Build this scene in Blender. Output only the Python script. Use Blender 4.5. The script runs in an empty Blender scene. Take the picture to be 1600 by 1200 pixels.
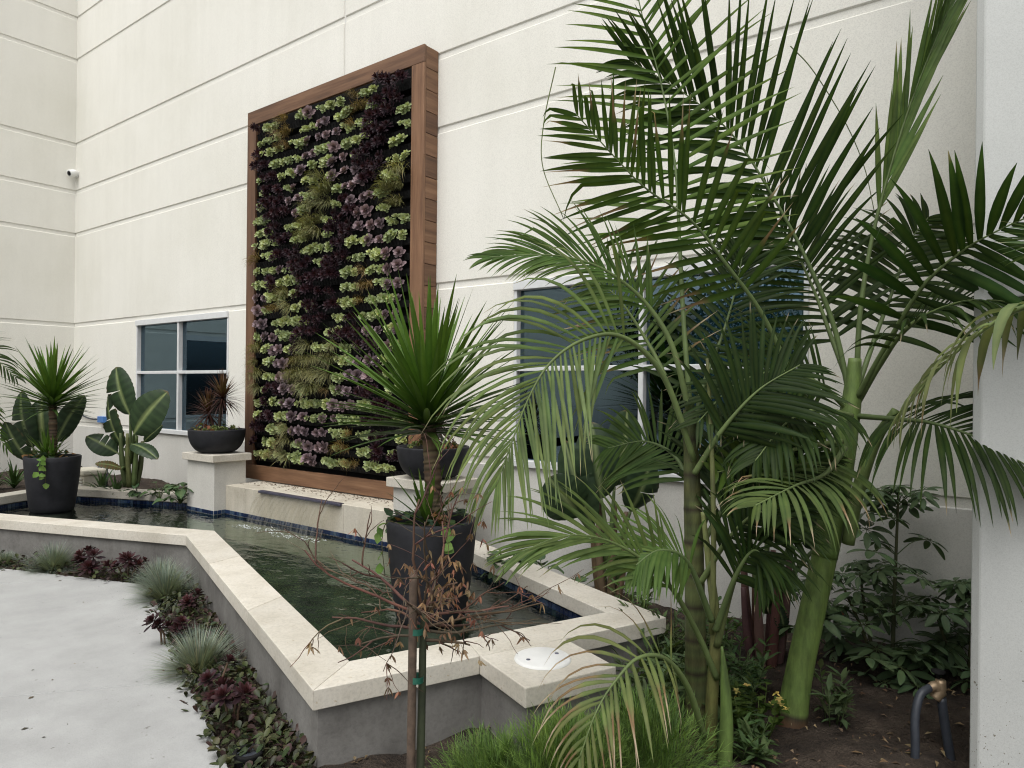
import bpy, bmesh, math, random
import numpy as np
from mathutils import Vector, Matrix
random.seed(7)
RAD = math.radians
S = bpy.context.scene
C = S.collection

# ------------------------------------------------------------------ camera, sky, sun, exposure
YAW, ROLL, EYE = RAD(37.3), RAD(0.55), Vector((0, 0, 1.65))
FPX, CX, CY = 1112.0, 800.0, 605.0
cam_data = bpy.data.cameras.new('camera')
cam_data.sensor_width = 36.0
cam_data.lens = FPX / 1600 * 36
cam_data.shift_y = (CY - 600) / 1600
cam_data.clip_end = 400
cam = bpy.data.objects.new('camera', cam_data)
cam.matrix_world = (Matrix.Translation(EYE) @ Matrix.Rotation(YAW, 4, 'Z')
                    @ Matrix.Rotation(RAD(90), 4, 'X') @ Matrix.Rotation(ROLL, 4, 'Z'))
C.objects.link(cam)
S.camera = cam

SUN_EL, SUN_AZ = RAD(62), RAD(160)          # soft light, high, from behind the viewer's left
world = bpy.data.worlds.new('World')
S.world = world
world.use_nodes = True
nt = world.node_tree
bg = nt.nodes['Background']
sky = nt.nodes.new('ShaderNodeTexSky')
sky.sky_type = 'NISHITA'
sky.sun_disc = False
sky.sun_elevation = SUN_EL
sky.sun_rotation = SUN_AZ
sky.dust_density = 4.0
hs = nt.nodes.new('ShaderNodeHueSaturation')   # cloud cover: the blue is almost gone
hs.inputs['Saturation'].default_value = 0.12
nt.links.new(sky.outputs[0], hs.inputs['Color'])
nt.links.new(hs.outputs[0], bg.inputs['Color'])
bg.inputs['Strength'].default_value = 0.15
sun_data = bpy.data.lights.new('sun', 'SUN')
sun_data.energy = 1.3
sun_data.angle = RAD(50)
sun_data.color = (1.0, 0.985, 0.96)
sun = bpy.data.objects.new('sun', sun_data)
sun_dir = Vector((math.sin(SUN_AZ) * math.cos(SUN_EL), math.cos(SUN_AZ) * math.cos(SUN_EL), math.sin(SUN_EL)))
sun.rotation_euler = (-sun_dir).to_track_quat('-Z', 'Y').to_euler()
C.objects.link(sun)
S.view_settings.view_transform = 'Standard'
S.view_settings.look = 'None'
S.view_settings.exposure = 0.47
S.view_settings.gamma = 1.0
S.cycles.filter_width = 1.1
S.cycles.max_bounces = 8
S.cycles.diffuse_bounces = 4
S.cycles.transparent_max_bounces = 10
S.cycles.caustics_reflective = False
S.cycles.caustics_refractive = False

VIEW = Vector((-math.sin(YAW), math.cos(YAW), 0))
RIGHT = Vector((math.cos(YAW), math.sin(YAW), 0))
UP = Vector((0, 0, 1))
def at(u, v, d):
    """world point seen from the eye at survey position (u, v) of a 1600 x 1200 sheet, d metres ahead"""
    x, y = u - CX, CY - v
    c, s = math.cos(ROLL), math.sin(ROLL)
    return EYE + d * (VIEW + RIGHT * ((c * x - s * y) / FPX) + UP * ((s * x + c * y) / FPX))

# ------------------------------------------------------------------ object helpers
def link(o, parent=None):
    C.objects.link(o)
    if parent is not None:
        o.parent = parent
    return o

def tag(o, label=None, cat=None, group=None, kind=None):
    if label: o['label'] = label
    if cat: o['category'] = cat
    if group: o['group'] = group
    if kind: o['kind'] = kind
    return o

def thing(name, label, cat, loc=(0, 0, 0), group=None):
    o = bpy.data.objects.new(name, None)
    o.empty_display_size = 0.1
    o.location = loc
    link(o)
    return tag(o, label, cat, group)

class MB:
    """collects vertices, faces and vertex colours for one mesh"""
    def __init__(s):
        s.v, s.f, s.c = [], [], []
    def add(s, verts, faces, cols=None):
        n = len(s.v)
        s.v.extend([tuple(p) for p in verts])
        s.f.extend([tuple(i + n for i in f) for f in faces])
        if cols is None:
            cols = [(1, 1, 1)] * len(verts)
        elif isinstance(cols, tuple):
            cols = [cols] * len(verts)
        s.c.extend(cols)
        return s
    def mesh(s, name, mat, smooth=True, off=None):
        me = bpy.data.meshes.new(name)
        v = s.v
        if off is not None:
            ox, oy, oz = off
            v = [(a - ox, b - oy, c - oz) for a, b, c in v]
        me.from_pydata(v, [], s.f)
        me.materials.append(mat)
        ca = me.color_attributes.new('tint', 'FLOAT_COLOR', 'POINT')
        arr = np.ones((len(s.v), 4), dtype=np.float32)
        if s.c:
            arr[:, :3] = np.array(s.c, dtype=np.float32)
        ca.data.foreach_set('color', arr.ravel())
        if smooth:
            me.polygons.foreach_set('use_smooth', [True] * len(me.polygons))
        me.update()
        return me
    def build(s, name, mat, parent=None, smooth=True, loc=(0, 0, 0)):
        """vertices are in world space; loc becomes the object's origin"""
        off = Vector(loc)
        if parent is not None:
            base = parent
            tot = Vector((0, 0, 0))
            while base is not None:
                tot += base.location
                base = base.parent
            o = bpy.data.objects.new(name, s.mesh(name, mat, smooth, tot))
        else:
            o = bpy.data.objects.new(name, s.mesh(name, mat, smooth, off))
            o.location = off
        return link(o, parent)

BOXF = [(0, 3, 2, 1), (4, 5, 6, 7), (0, 1, 5, 4), (1, 2, 6, 5), (2, 3, 7, 6), (3, 0, 4, 7)]
def prism_mesh(name, poly, z0, z1, mat, bevel=0.0, seg=2, smooth=False):
    """upright prism over a plan polygon (counter-clockwise), edges bevelled"""
    bm = bmesh.new()
    lo = [bm.verts.new((p[0], p[1], z0)) for p in poly]
    hi = [bm.verts.new((p[0], p[1], z1)) for p in poly]
    n = len(poly)
    bm.faces.new(list(reversed(lo)))
    bm.faces.new(hi)
    for i in range(n):
        j = (i + 1) % n
        bm.faces.new((lo[i], lo[j], hi[j], hi[i]))
    bmesh.ops.recalc_face_normals(bm, faces=bm.faces)
    if bevel > 0:
        bmesh.ops.bevel(bm, geom=list(bm.edges), offset=bevel, segments=seg, affect='EDGES', profile=0.5)
    me = bpy.data.meshes.new(name)
    bm.to_mesh(me)
    bm.free()
    me.materials.append(mat)
    return me

def prism(name, poly, z0, z1, mat, parent=None, bevel=0.0, seg=2):
    me = prism_mesh(name, poly, z0, z1, mat, bevel, seg)
    o = bpy.data.objects.new(name, me)
    if parent is not None:
        tot = Vector((0, 0, 0))
        b = parent
        while b is not None:
            tot += b.location
            b = b.parent
        me.transform(Matrix.Translation(-tot))
    return link(o, parent)

def box(name, x0, x1, y0, y1, z0, z1, mat, parent=None, bevel=0.0, seg=2):
    return prism(name, [(x0, y0), (x1, y0), (x1, y1), (x0, y1)], z0, z1, mat, parent, bevel, seg)

def frame_of(t):
    t = t.normalized()
    a = Vector((0, 0, 1)) if abs(t.z) < 0.9 else Vector((1, 0, 0))
    s = t.cross(a).normalized()
    return s, s.cross(t).normalized()

def spline(pts, n):
    """Catmull-Rom through the points, n samples"""
    P = [Vector(p) for p in pts]
    P = [P[0] * 2 - P[1]] + P + [P[-1] * 2 - P[-2]]
    m = len(P) - 3
    out = []
    for k in range(n):
        x = k / (n - 1) * m
        i = min(int(x), m - 1)
        t = x - i
        a, b, c, d = P[i], P[i + 1], P[i + 2], P[i + 3]
        out.append(0.5 * ((2 * b) + (c - a) * t + (2 * a - 5 * b + 4 * c - d) * t * t + (3 * b - a - 3 * c + d) * t ** 3))
    return out

def lerp_list(vals, t):
    x = t * (len(vals) - 1)
    i = min(int(x), len(vals) - 2)
    return vals[i] + (vals[i + 1] - vals[i]) * (x - i)

def tube(mb, pts, radii, sides=8, col=(1, 1, 1), cap=True, cols=None):
    n = len(pts)
    vs, fs, cs = [], [], []
    s = None
    for i, p in enumerate(pts):
        t = (pts[min(i + 1, n - 1)] - pts[max(i - 1, 0)]).normalized()
        if s is None:
            s, _ = frame_of(t)
        s = (s - t * s.dot(t)).normalized()
        b = t.cross(s)
        r = lerp_list(radii, i / (n - 1)) if len(radii) != n else radii[i]
        for k in range(sides):
            a = 2 * math.pi * k / sides
            vs.append(p + (s * math.cos(a) + b * math.sin(a)) * r)
            cs.append(cols[i] if cols else col)
    for i in range(n - 1):
        for k in range(sides):
            k2 = (k + 1) % sides
            fs.append((i * sides + k, i * sides + k2, (i + 1) * sides + k2, (i + 1) * sides + k))
    if cap:
        fs.append(tuple(range(sides - 1, -1, -1)))
        fs.append(tuple((n - 1) * sides + k for k in range(sides)))
    mb.add(vs, fs, cs)

def lathe(mb, cx, cy, prof, sides=40, col=(1, 1, 1)):
    """profile: list of (radius, z)"""
    vs, fs = [], []
    for r, z in prof:
        for k in range(sides):
            a = 2 * math.pi * k / sides
            vs.append((cx + r * math.cos(a), cy + r * math.sin(a), z))
    for i in range(len(prof) - 1):
        for k in range(sides):
            k2 = (k + 1) % sides
            fs.append((i * sides + k, i * sides + k2, (i + 1) * sides + k2, (i + 1) * sides + k))
    mb.add(vs, fs, col)

def copy_tree(o, parent=None):
    c = o.copy()
    C.objects.link(c)
    if parent is not None:
        c.parent = parent
    for ch in list(o.children):
        copy_tree(ch, c)
    return c

# ------------------------------------------------------------------ materials
def newmat(name):
    m = bpy.data.materials.new(name)
    m.use_nodes = True
    n = m.node_tree
    return m, n, n.nodes['Principled BSDF']

def N(n, t, **kw):
    x = n.nodes.new(t)
    for k, v in kw.items():
        if k.startswith('i_'):
            x.inputs[k[2:].replace('_', ' ')].default_value = v
        else:
            setattr(x, k, v)
    return x

def ramp(n, src, stops):
    r = n.nodes.new('ShaderNodeValToRGB')
    e = r.color_ramp.elements
    while len(e) > 1:
        e.remove(e[-1])
    e[0].position = stops[0][0]
    e[0].color = (*stops[0][1], 1)
    for p, c in stops[1:]:
        q = e.new(p)
        q.color = (*c, 1)
    n.links.new(src, r.inputs[0])
    return r.outputs[0]

def noise(n, scale, detail=4, rough=0.6, coord='Object', vec=None, mapscale=None):
    if vec is None:
        tc = N(n, 'ShaderNodeTexCoord')
        vec = tc.outputs[coord]
    if mapscale:
        mp = N(n, 'ShaderNodeMapping')
        mp.inputs['Scale'].default_value = mapscale
        n.links.new(vec, mp.inputs[0])
        vec = mp.outputs[0]
    x = N(n, 'ShaderNodeTexNoise')
    x.inputs['Scale'].default_value = scale
    x.inputs['Detail'].default_value = detail
    x.inputs['Roughness'].default_value = rough
    n.links.new(vec, x.inputs['Vector'])
    return x.outputs['Fac']

def geopos(n):
    return N(n, 'ShaderNodeNewGeometry').outputs['Position']

def mixc(n, fac, a, b, mode='MIX'):
    m = N(n, 'ShaderNodeMix', data_type='RGBA', blend_type=mode)
    for sock, v in ((m.inputs[0], fac), (m.inputs[6], a), (m.inputs[7], b)):
        if hasattr(v, 'is_output') or isinstance(v, bpy.types.NodeSocket):
            n.links.new(v, sock)
        elif isinstance(v, (int, float)):
            sock.default_value = v
        else:
            sock.default_value = (*v, 1)
    return m.outputs[2]

def bump(n, bsdf, h, strength=0.3, dist=0.01):
    b = N(n, 'ShaderNodeBump')
    b.inputs['Strength'].default_value = strength
    b.inputs['Distance'].default_value = dist
    n.links.new(h, b.inputs['Height'])
    n.links.new(b.outputs[0], bsdf.inputs['Normal'])
    return b

def mat_mineral(name, base, dark, light, big=1.2, fine=60, rough=0.85, bstr=0.25, bdist=0.004, spots=None, streak=0, tone=False):
    m, n, b = newmat(name)
    pos = geopos(n)
    f1 = noise(n, big, 5, 0.62, vec=pos)
    c = ramp(n, f1, [(0.3, dark), (0.5, base), (0.72, light)])
    f2 = noise(n, fine, 3, 0.7, vec=pos)
    c = mixc(n, 0.35, c, ramp(n, f2, [(0.3, (0.55, 0.55, 0.55)), (0.55, (1, 1, 1)), (1, (1.2, 1.2, 1.2))]), 'MULTIPLY')
    if streak:
        f3 = noise(n, 1.0, 5, 0.65, vec=pos, mapscale=(6, 6, 0.5))
        c = mixc(n, streak, c, ramp(n, f3, [(0.35, (0.55, 0.53, 0.5)), (0.6, (1, 1, 1))]), 'MULTIPLY')
    if tone:
        oi = N(n, 'ShaderNodeObjectInfo')
        c = mixc(n, 1.0, c, ramp(n, oi.outputs['Random'], [(0, (0.93, 0.925, 0.915)), (1, (1.06, 1.055, 1.05))]), 'MULTIPLY')
    if spots:
        f4 = noise(n, spots[0], 2, 0.5, vec=pos)
        c = mixc(n, 1.0, c, ramp(n, f4, [(spots[1], (1, 1, 1)), (spots[1] + 0.05, spots[2])]), 'MULTIPLY')
    n.links.new(c, b.inputs['Base Color'])
    b.inputs['Roughness'].default_value = rough
    b.inputs['Specular IOR Level'].default_value = 0.3
    bump(n, b, f2, bstr, bdist)
    return m

M = {}
M['stucco'] = mat_mineral('cream_stucco', (0.745, 0.73, 0.665), (0.705, 0.69, 0.62), (0.775, 0.76, 0.70), 0.7, 140, 0.9, 0.25, 0.003, streak=0.07)
M['stucco_back'] = mat_mineral('stucco_reveal', (0.745, 0.73, 0.67), (0.71, 0.695, 0.635), (0.775, 0.76, 0.70), 0.7, 140, 0.9, 0.2, 0.003)
M['pier'] = mat_mineral('pale_painted_concrete', (0.52, 0.53, 0.51), (0.485, 0.495, 0.475), (0.555, 0.565, 0.545), 1.2, 260, 0.85, 0.15, 0.002)
def speckle_pier():
    # dried soil splashes, thickest near the ground
    m = M['pier']; n = m.node_tree; b = n.nodes['Principled BSDF']
    src = b.inputs['Base Color'].links[0].from_socket
    pos = geopos(n)
    sx = N(n, 'ShaderNodeSeparateXYZ'); n.links.new(pos, sx.inputs[0])
    mr = N(n, 'ShaderNodeMapRange'); mr.inputs['From Min'].default_value = 0.2; mr.inputs['From Max'].default_value = 1.15
    mr.inputs['To Min'].default_value = 0.075; mr.inputs['To Max'].default_value = -0.05
    n.links.new(sx.outputs['Z'], mr.inputs[0])
    f = noise(n, 62, 2, 0.6, vec=pos)
    ad = N(n, 'ShaderNodeMath', operation='ADD'); n.links.new(f, ad.inputs[0]); n.links.new(mr.outputs[0], ad.inputs[1])
    c = mixc(n, 1.0, src, ramp(n, ad.outputs[0], [(0.715, (1, 1, 1)), (0.735, (0.4, 0.36, 0.3))]), 'MULTIPLY')
    n.links.new(c, b.inputs['Base Color'])
speckle_pier()
M['path'] = mat_mineral('broom_concrete', (0.338, 0.34, 0.332), (0.30, 0.302, 0.295), (0.375, 0.378, 0.37), 3.4, 190, 0.9, 0.35, 0.003, spots=(38, 0.72, (0.62, 0.6, 0.58)))
M['basin'] = mat_mineral('grey_render', (0.185, 0.178, 0.166), (0.12, 0.114, 0.106), (0.235, 0.228, 0.214), 2.6, 45, 0.9, 0.35, 0.005, streak=0.25)
M['stone'] = mat_mineral('cream_limestone', (0.56, 0.525, 0.455), (0.485, 0.45, 0.38), (0.61, 0.58, 0.515), 4.0, 70, 0.6, 0.12, 0.002, spots=(55, 0.68, (0.82, 0.75, 0.66)), tone=True)
M['stone_wall'] = mat_mineral('limestone_facing', (0.53, 0.49, 0.405), (0.45, 0.41, 0.335), (0.58, 0.545, 0.465), 3.0, 60, 0.7, 0.15, 0.003, streak=0.35)
M['ped'] = mat_mineral('pale_pedestal_render', (0.56, 0.545, 0.50), (0.51, 0.495, 0.45), (0.60, 0.585, 0.54), 2.0, 120, 0.85, 0.25, 0.003, streak=0.15)
M['soil'] = mat_mineral('dark_soil', (0.045, 0.033, 0.024), (0.022, 0.016, 0.012), (0.085, 0.064, 0.048), 7, 60, 0.95, 1.0, 0.03)
M['floor'] = mat_mineral('algae_plaster', (0.042, 0.054, 0.042), (0.014, 0.021, 0.016), (0.095, 0.11, 0.085), 4.5, 22, 0.9, 0.3, 0.01)

def mat_plain(name, col, rough=0.5, metal=0.0, spec=0.5, nz=0.0, nscale=20, bstr=0.0):
    m, n, b = newmat(name)
    b.inputs['Roughness'].default_value = rough
    b.inputs['Metallic'].default_value = metal
    b.inputs['Specular IOR Level'].default_value = spec
    f = noise(n, nscale, 4, 0.65, vec=geopos(n))
    lo = tuple(c * (1 - nz) for c in col)
    hi = tuple(min(1, c * (1 + nz)) for c in col)
    n.links.new(ramp(n, f, [(0.3, lo), (0.7, hi)]), b.inputs['Base Color'])
    if bstr:
        bump(n, b, f, bstr, 0.003)
    return m

M['pot'] = mat_plain('charcoal_pot', (0.017, 0.0175, 0.021), 0.68, spec=0.3, nz=0.35, nscale=9, bstr=0.1)
M['black'] = mat_plain('black_plastic', (0.007, 0.007, 0.007), 0.8, spec=0.2, nz=0.3)
M['white_metal'] = mat_plain('white_aluminium', (0.62, 0.63, 0.63), 0.4, nz=0.05)
M['lid'] = mat_plain('white_lid', (0.74, 0.74, 0.72), 0.45, nz=0.06, nscale=8)
M['steel'] = mat_plain('blue_steel_lip', (0.12, 0.12, 0.17), 0.35, 0.6, nz=0.2)
M['brass'] = mat_plain('dull_brass', (0.30, 0.22, 0.14), 0.5, 0.6, nz=0.2)
M['copper'] = mat_plain('copper', (0.55, 0.27, 0.15), 0.35, 0.9, nz=0.15)
M['hose'] = mat_plain('dark_hose', (0.03, 0.035, 0.045), 0.5, nz=0.2)
M['blue'] = mat_plain('blue_box', (0.05, 0.16, 0.42), 0.5, nz=0.15)
M['beige'] = mat_plain('beige_plastic', (0.55, 0.52, 0.43), 0.6, nz=0.1)
M['ribbon'] = mat_plain('green_tape', (0.012, 0.10, 0.065), 0.5, nz=0.2)
M['caulk'] = mat_plain('joint_sealant', (0.60, 0.59, 0.55), 0.8, nz=0.05)
M['room'] = mat_plain('room_paint', (0.16, 0.22, 0.25), 0.9, nz=0.1)
M['mulch'] = mat_plain('leaf_litter', (0.11, 0.065, 0.035), 0.9, nz=0.6, nscale=90)

def mat_tile():
    m, n, b = newmat('blue_glass_tile')
    g = N(n, 'ShaderNodeNewGeometry')
    c = ramp(n, g.outputs['Random Per Island'], [(0, (0.008, 0.014, 0.04)), (0.5, (0.014, 0.028, 0.075)), (0.85, (0.03, 0.055, 0.11)), (1, (0.07, 0.10, 0.13))])
    n.links.new(c, b.inputs['Base Color'])
    b.inputs['Roughness'].default_value = 0.15
    return m
M['tile'] = mat_tile()

def mat_wood(name, axis):
    m, n, b = newmat(name)
    sc = [14.0, 14.0, 14.0]
    sc[axis] = 0.9
    pos = geopos(n)
    oi = N(n, 'ShaderNodeObjectInfo')
    add = N(n, 'ShaderNodeVectorMath', operation='MULTIPLY_ADD')
    n.links.new(oi.outputs['Random'], add.inputs[0])
    add.inputs[1].default_value = (37, 51, 23)
    n.links.new(pos, add.inputs[2])
    f = noise(n, 1.6, 6, 0.68, vec=add.outputs[0], mapscale=tuple(sc))
    c = ramp(n, f, [(0.25, (0.075, 0.038, 0.02)), (0.45, (0.15, 0.078, 0.041)), (0.6, (0.205, 0.113, 0.062)), (0.8, (0.27, 0.165, 0.10))])
    v = ramp(n, oi.outputs['Random'], [(0, (0.62, 0.56, 0.52)), (0.5, (0.95, 0.92, 0.88)), (1, (1.2, 1.16, 1.1))])
    c = mixc(n, 1.0, c, v, 'MULTIPLY')
    # old sun bleaching and stains
    f2 = noise(n, 1.1, 3, 0.5, vec=pos)
    c = mixc(n, 0.5, c, ramp(n, f2, [(0.35, (0.7, 0.66, 0.64)), (0.65, (1.15, 1.12, 1.1))]), 'MULTIPLY')
    n.links.new(c, b.inputs['Base Color'])
    b.inputs['Roughness'].default_value = 0.6
    bump(n, b, f, 0.25, 0.003)
    return m
M['wood_x'], M['wood_y'], M['wood_z'] = mat_wood('hardwood_x', 0), mat_wood('hardwood_y', 1), mat_wood('hardwood_z', 2)
M['stake'] = mat_plain('weathered_stake', (0.085, 0.058, 0.04), 0.85, nz=0.45, nscale=25, bstr=0.4)

def mat_leaf(name, rough=0.42, trans=0.28, spec=0.4, vary=0.25, ms=None):
    """colour comes from the mesh's tint attribute, with a little change from object to object"""
    m, n, b = newmat(name)
    a = N(n, 'ShaderNodeAttribute', attribute_name='tint')
    oi = N(n, 'ShaderNodeObjectInfo')
    f = noise(n, 9, 3, 0.6, vec=geopos(n)) if ms is None else noise(n, 1, 5, 0.7, vec=geopos(n), mapscale=ms)
    c = mixc(n, 1.0, a.outputs['Color'], ramp(n, f, [(0.3, (1 - vary, 1 - vary, 1 - vary)), (0.7, (1 + vary, 1 + vary, 1 + vary * 0.6))]), 'MULTIPLY')
    c = mixc(n, 1.0, c, ramp(n, oi.outputs['Random'], [(0, (0.82, 0.85, 0.85)), (1, (1.16, 1.12, 1.05))]), 'MULTIPLY')
    n.links.new(c, b.inputs['Base Color'])
    b.inputs['Roughness'].default_value = rough
    b.inputs['Specular IOR Level'].default_value = spec
    out = n.nodes['Material Output']
    if trans > 0:
        t = N(n, 'ShaderNodeBsdfTranslucent')
        tc = mixc(n, 1.0, c, (1.25, 1.25, 0.55), 'MULTIPLY')
        n.links.new(tc, t.inputs['Color'])
        mx = N(n, 'ShaderNodeMixShader')
        mx.inputs[0].default_value = trans
        n.links.new(b.outputs[0], mx.inputs[1])
        n.links.new(t.outputs[0], mx.inputs[2])
        n.links.new(mx.outputs[0], out.inputs['Surface'])
    return m
M['leaf'] = mat_leaf('palm_leaf', 0.5, 0.32, 0.1, 0.25)
M['thick'] = mat_leaf('thick_leaf', 0.42, 0.12, 0.2, 0.2)
M['base_shade'] = mat_mineral('shaded_base_stucco', (0.61, 0.60, 0.56), (0.57, 0.56, 0.52), (0.64, 0.63, 0.59), 1.0, 140, 0.9, 0.25, 0.003, streak=0.12)  # same stucco below the ledge, shade at the wall foot put into the colour
M['succ'] = mat_leaf('succulent_leaf', 0.5, 0.1, 0.4, 0.18)
M['grass'] = mat_leaf('grass_blade', 0.55, 0.25, 0.3, 0.25)
M['dry'] = mat_leaf('dry_leaf', 0.8, 0.2, 0.2, 0.3)
M['trunk'] = mat_leaf('green_trunk', 0.55, 0.0, 0.25, 0.45, (26, 26, 5))
M['bark'] = mat_leaf('bark', 0.85, 0.0, 0.25, 0.35)

def mat_water():
    m, n, b = newmat('pool_water')
    out = n.nodes['Material Output']
    n.nodes.remove(b)
    pos = geopos(n)
    f1 = noise(n, 3.2, 3, 0.55, vec=pos, mapscale=(1.0, 1.7, 1))
    f2 = noise(n, 11, 2, 0.5, vec=pos, mapscale=(1.0, 1.6, 1))
    mh = N(n, 'ShaderNodeMath', operation='MULTIPLY_ADD')
    n.links.new(f2, mh.inputs[0])
    mh.inputs[1].default_value = 0.28
    n.links.new(f1, mh.inputs[2])
    bp = N(n, 'ShaderNodeBump')
    bp.inputs['Strength'].default_value = 0.3
    bp.inputs['Distance'].default_value = 0.05
    n.links.new(mh.outputs[0], bp.inputs['Height'])
    fr = N(n, 'ShaderNodeFresnel')
    fr.inputs['IOR'].default_value = 1.36
    n.links.new(bp.outputs[0], fr.inputs['Normal'])
    gl = N(n, 'ShaderNodeBsdfGlossy')
    gl.inputs['Roughness'].default_value = 0.03
    gl.inputs['Color'].default_value = (0.95, 0.97, 0.95, 1)
    n.links.new(bp.outputs[0], gl.inputs['Normal'])
    tr = N(n, 'ShaderNodeBsdfTransparent')
    tr.inputs['Color'].default_value = (0.62, 0.72, 0.62, 1)
    mx = N(n, 'ShaderNodeMixShader')
    n.links.new(fr.outputs[0], mx.inputs[0])
    n.links.new(tr.outputs[0], mx.inputs[1])
    n.links.new(gl.outputs[0], mx.inputs[2])
    n.links.new(mx.outputs[0], out.inputs['Surface'])
    return m
M['water'] = mat_water()

def mat_sheet():
    m, n, b = newmat('falling_water')
    out = n.nodes['Material Output']
    n.nodes.remove(b)
    f = noise(n, 1.0, 4, 0.6, vec=geopos(n), mapscale=(38, 3, 2.2))
    fac = ramp(n, f, [(0.42, (0.05,) * 3), (0.7, (0.28,) * 3)])
    gl = N(n, 'ShaderNodeBsdfGlossy')
    gl.inputs['Roughness'].default_value = 0.25
    tr = N(n, 'ShaderNodeBsdfTransparent')
    tr.inputs['Color'].default_value = (0.93, 0.92, 0.88, 1)
    mx = N(n, 'ShaderNodeMixShader')
    n.links.new(fac, mx.inputs[0])
    n.links.new(tr.outputs[0], mx.inputs[1])
    n.links.new(gl.outputs[0], mx.inputs[2])
    n.links.new(mx.outputs[0], out.inputs['Surface'])
    return m
M['sheet'] = mat_sheet()

def mat_glass():
    m, n, b = newmat('tinted_glass')
    out = n.nodes['Material Output']
    n.nodes.remove(b)
    fr = N(n, 'ShaderNodeFresnel')
    fr.inputs['IOR'].default_value = 2.5
    gl = N(n, 'ShaderNodeBsdfGlossy')
    gl.inputs['Roughness'].default_value = 0.01
    gl.inputs['Color'].default_value = (0.60, 0.84, 1.0, 1)
    tr = N(n, 'ShaderNodeBsdfTransparent')
    tr.inputs['Color'].default_value = (0.17, 0.28, 0.34, 1)
    mx = N(n, 'ShaderNodeMixShader')
    n.links.new(fr.outputs[0], mx.inputs[0])
    n.links.new(tr.outputs[0], mx.inputs[1])
    n.links.new(gl.outputs[0], mx.inputs[2])
    n.links.new(mx.outputs[0], out.inputs['Surface'])
    return m
M['glass'] = mat_glass()

def mat_lamp():
    m, n, b = newmat('ceiling_lamp')
    b.inputs['Emission Color'].default_value = (1, 1, 0.95, 1)
    b.inputs['Emission Strength'].default_value = 18
    return m
M['lamp'] = mat_lamp()
# ------------------------------------------------------------------ plan of the place (metres; x along the big wall, y towards it)
WALL_Y, LEFT_X = 4.64, -12.04
AXIS = -5.47
GROUND = 0.12
def mir(p): return (2 * AXIS - p[0], p[1])
E_, C1, C2, PB = (AXIS, 2.93), (-2.31, 1.76), (-1.61, 3.47), (-3.63, 4.287)
OUTER = [PB, C2, C1, E_, mir(C1), mir(C2), mir(PB)]     # rim of the pool, clockwise seen from above: pool lies to the right of travel... see offset
def offset(poly, d):
    """shift an open polyline sideways by d (to the right of its direction)"""
    out = []
    for i, p in enumerate(poly):
        ns = []
        for a, b in ((i - 1, i), (i, i + 1)):
            if a < 0 or b >= len(poly): continue
            t = Vector((poly[b][0] - poly[a][0], poly[b][1] - poly[a][1])).normalized()
            ns.append(Vector((t.y, -t.x)))
        n = ns[0] if len(ns) == 1 else (ns[0] + ns[1]).normalized()
        k = d / (n.dot(ns[0]))
        out.append((p[0] + n.x * k, p[1] + n.y * k))
    return out
COP_W = 0.225
INNER = offset(OUTER, COP_W)
WOUT = offset(OUTER, 0.028)
WIN = offset(OUTER, COP_W - 0.02)

def in_poly(x, y, poly):
    r = False
    j = len(poly) - 1
    for i in range(len(poly)):
        xi, yi = poly[i]; xj, yj = poly[j]
        if (yi > y) != (yj > y) and x < (xj - xi) * (y - yi) / (yj - yi) + xi:
            r = not r
        j = i
    return r

EDGE = offset([(1.2, 0.46), C1, E_, mir(C1), (-12.1, 1.0)], -0.27)     # where paving meets the planting strip
# ---- ground, paving, soil
g = MB()
g.add([(-150, -150, -0.3), (150, -150, -0.3), (150, 150, -0.3), (-150, 150, -0.3)], [(0, 1, 2, 3)])
tag(g.build('ground', M['soil'], smooth=False), kind='structure')

path = bpy.data.objects.new('path', None); link(path); tag(path, kind='structure')
# slabs between saw joints
J1a, J1b = (-6.02, 2.62), (-9.4, -1.5)
J2a, J2b = (-3.42, 1.93), (-5.4, -1.2)
def lerp2(a, b, t): return (a[0] + (b[0] - a[0]) * t, a[1] + (b[1] - a[1]) * t)
ea, eb, ec, ed, ee = EDGE
on1 = lerp2(ec, ed, 0.16)
on2 = lerp2(eb, ec, 0.37)
d1 = (on1[0] - 7.0, on1[1] - 9.0)
d2 = (on2[0] - 7.0, on2[1] - 9.0)
gap = 0.004
prism('paving_slab', [ee, (-12.1, -14), (d1[0] - gap, -14), (d1[0] - gap, d1[1]), (on1[0] - gap, on1[1]), ed], -0.1, GROUND, M['path'], path, 0.003, 1)
prism('paving_slab', [(on1[0] + gap, on1[1]), (d1[0] + gap, d1[1]), (d1[0] + gap, -14), (d2[0] - gap, -14), (d2[0] - gap, d2[1]), (on2[0] - gap, on2[1]), ec], -0.1, GROUND, M['path'], path, 0.003, 1)
prism('paving_slab', [(on2[0] + gap, on2[1]), (d2[0] + gap, d2[1]), (d2[0] + gap, -14), (8, -14), (8, -1.5), ea, eb], -0.1, GROUND, M['path'], path, 0.003, 1)

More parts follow.
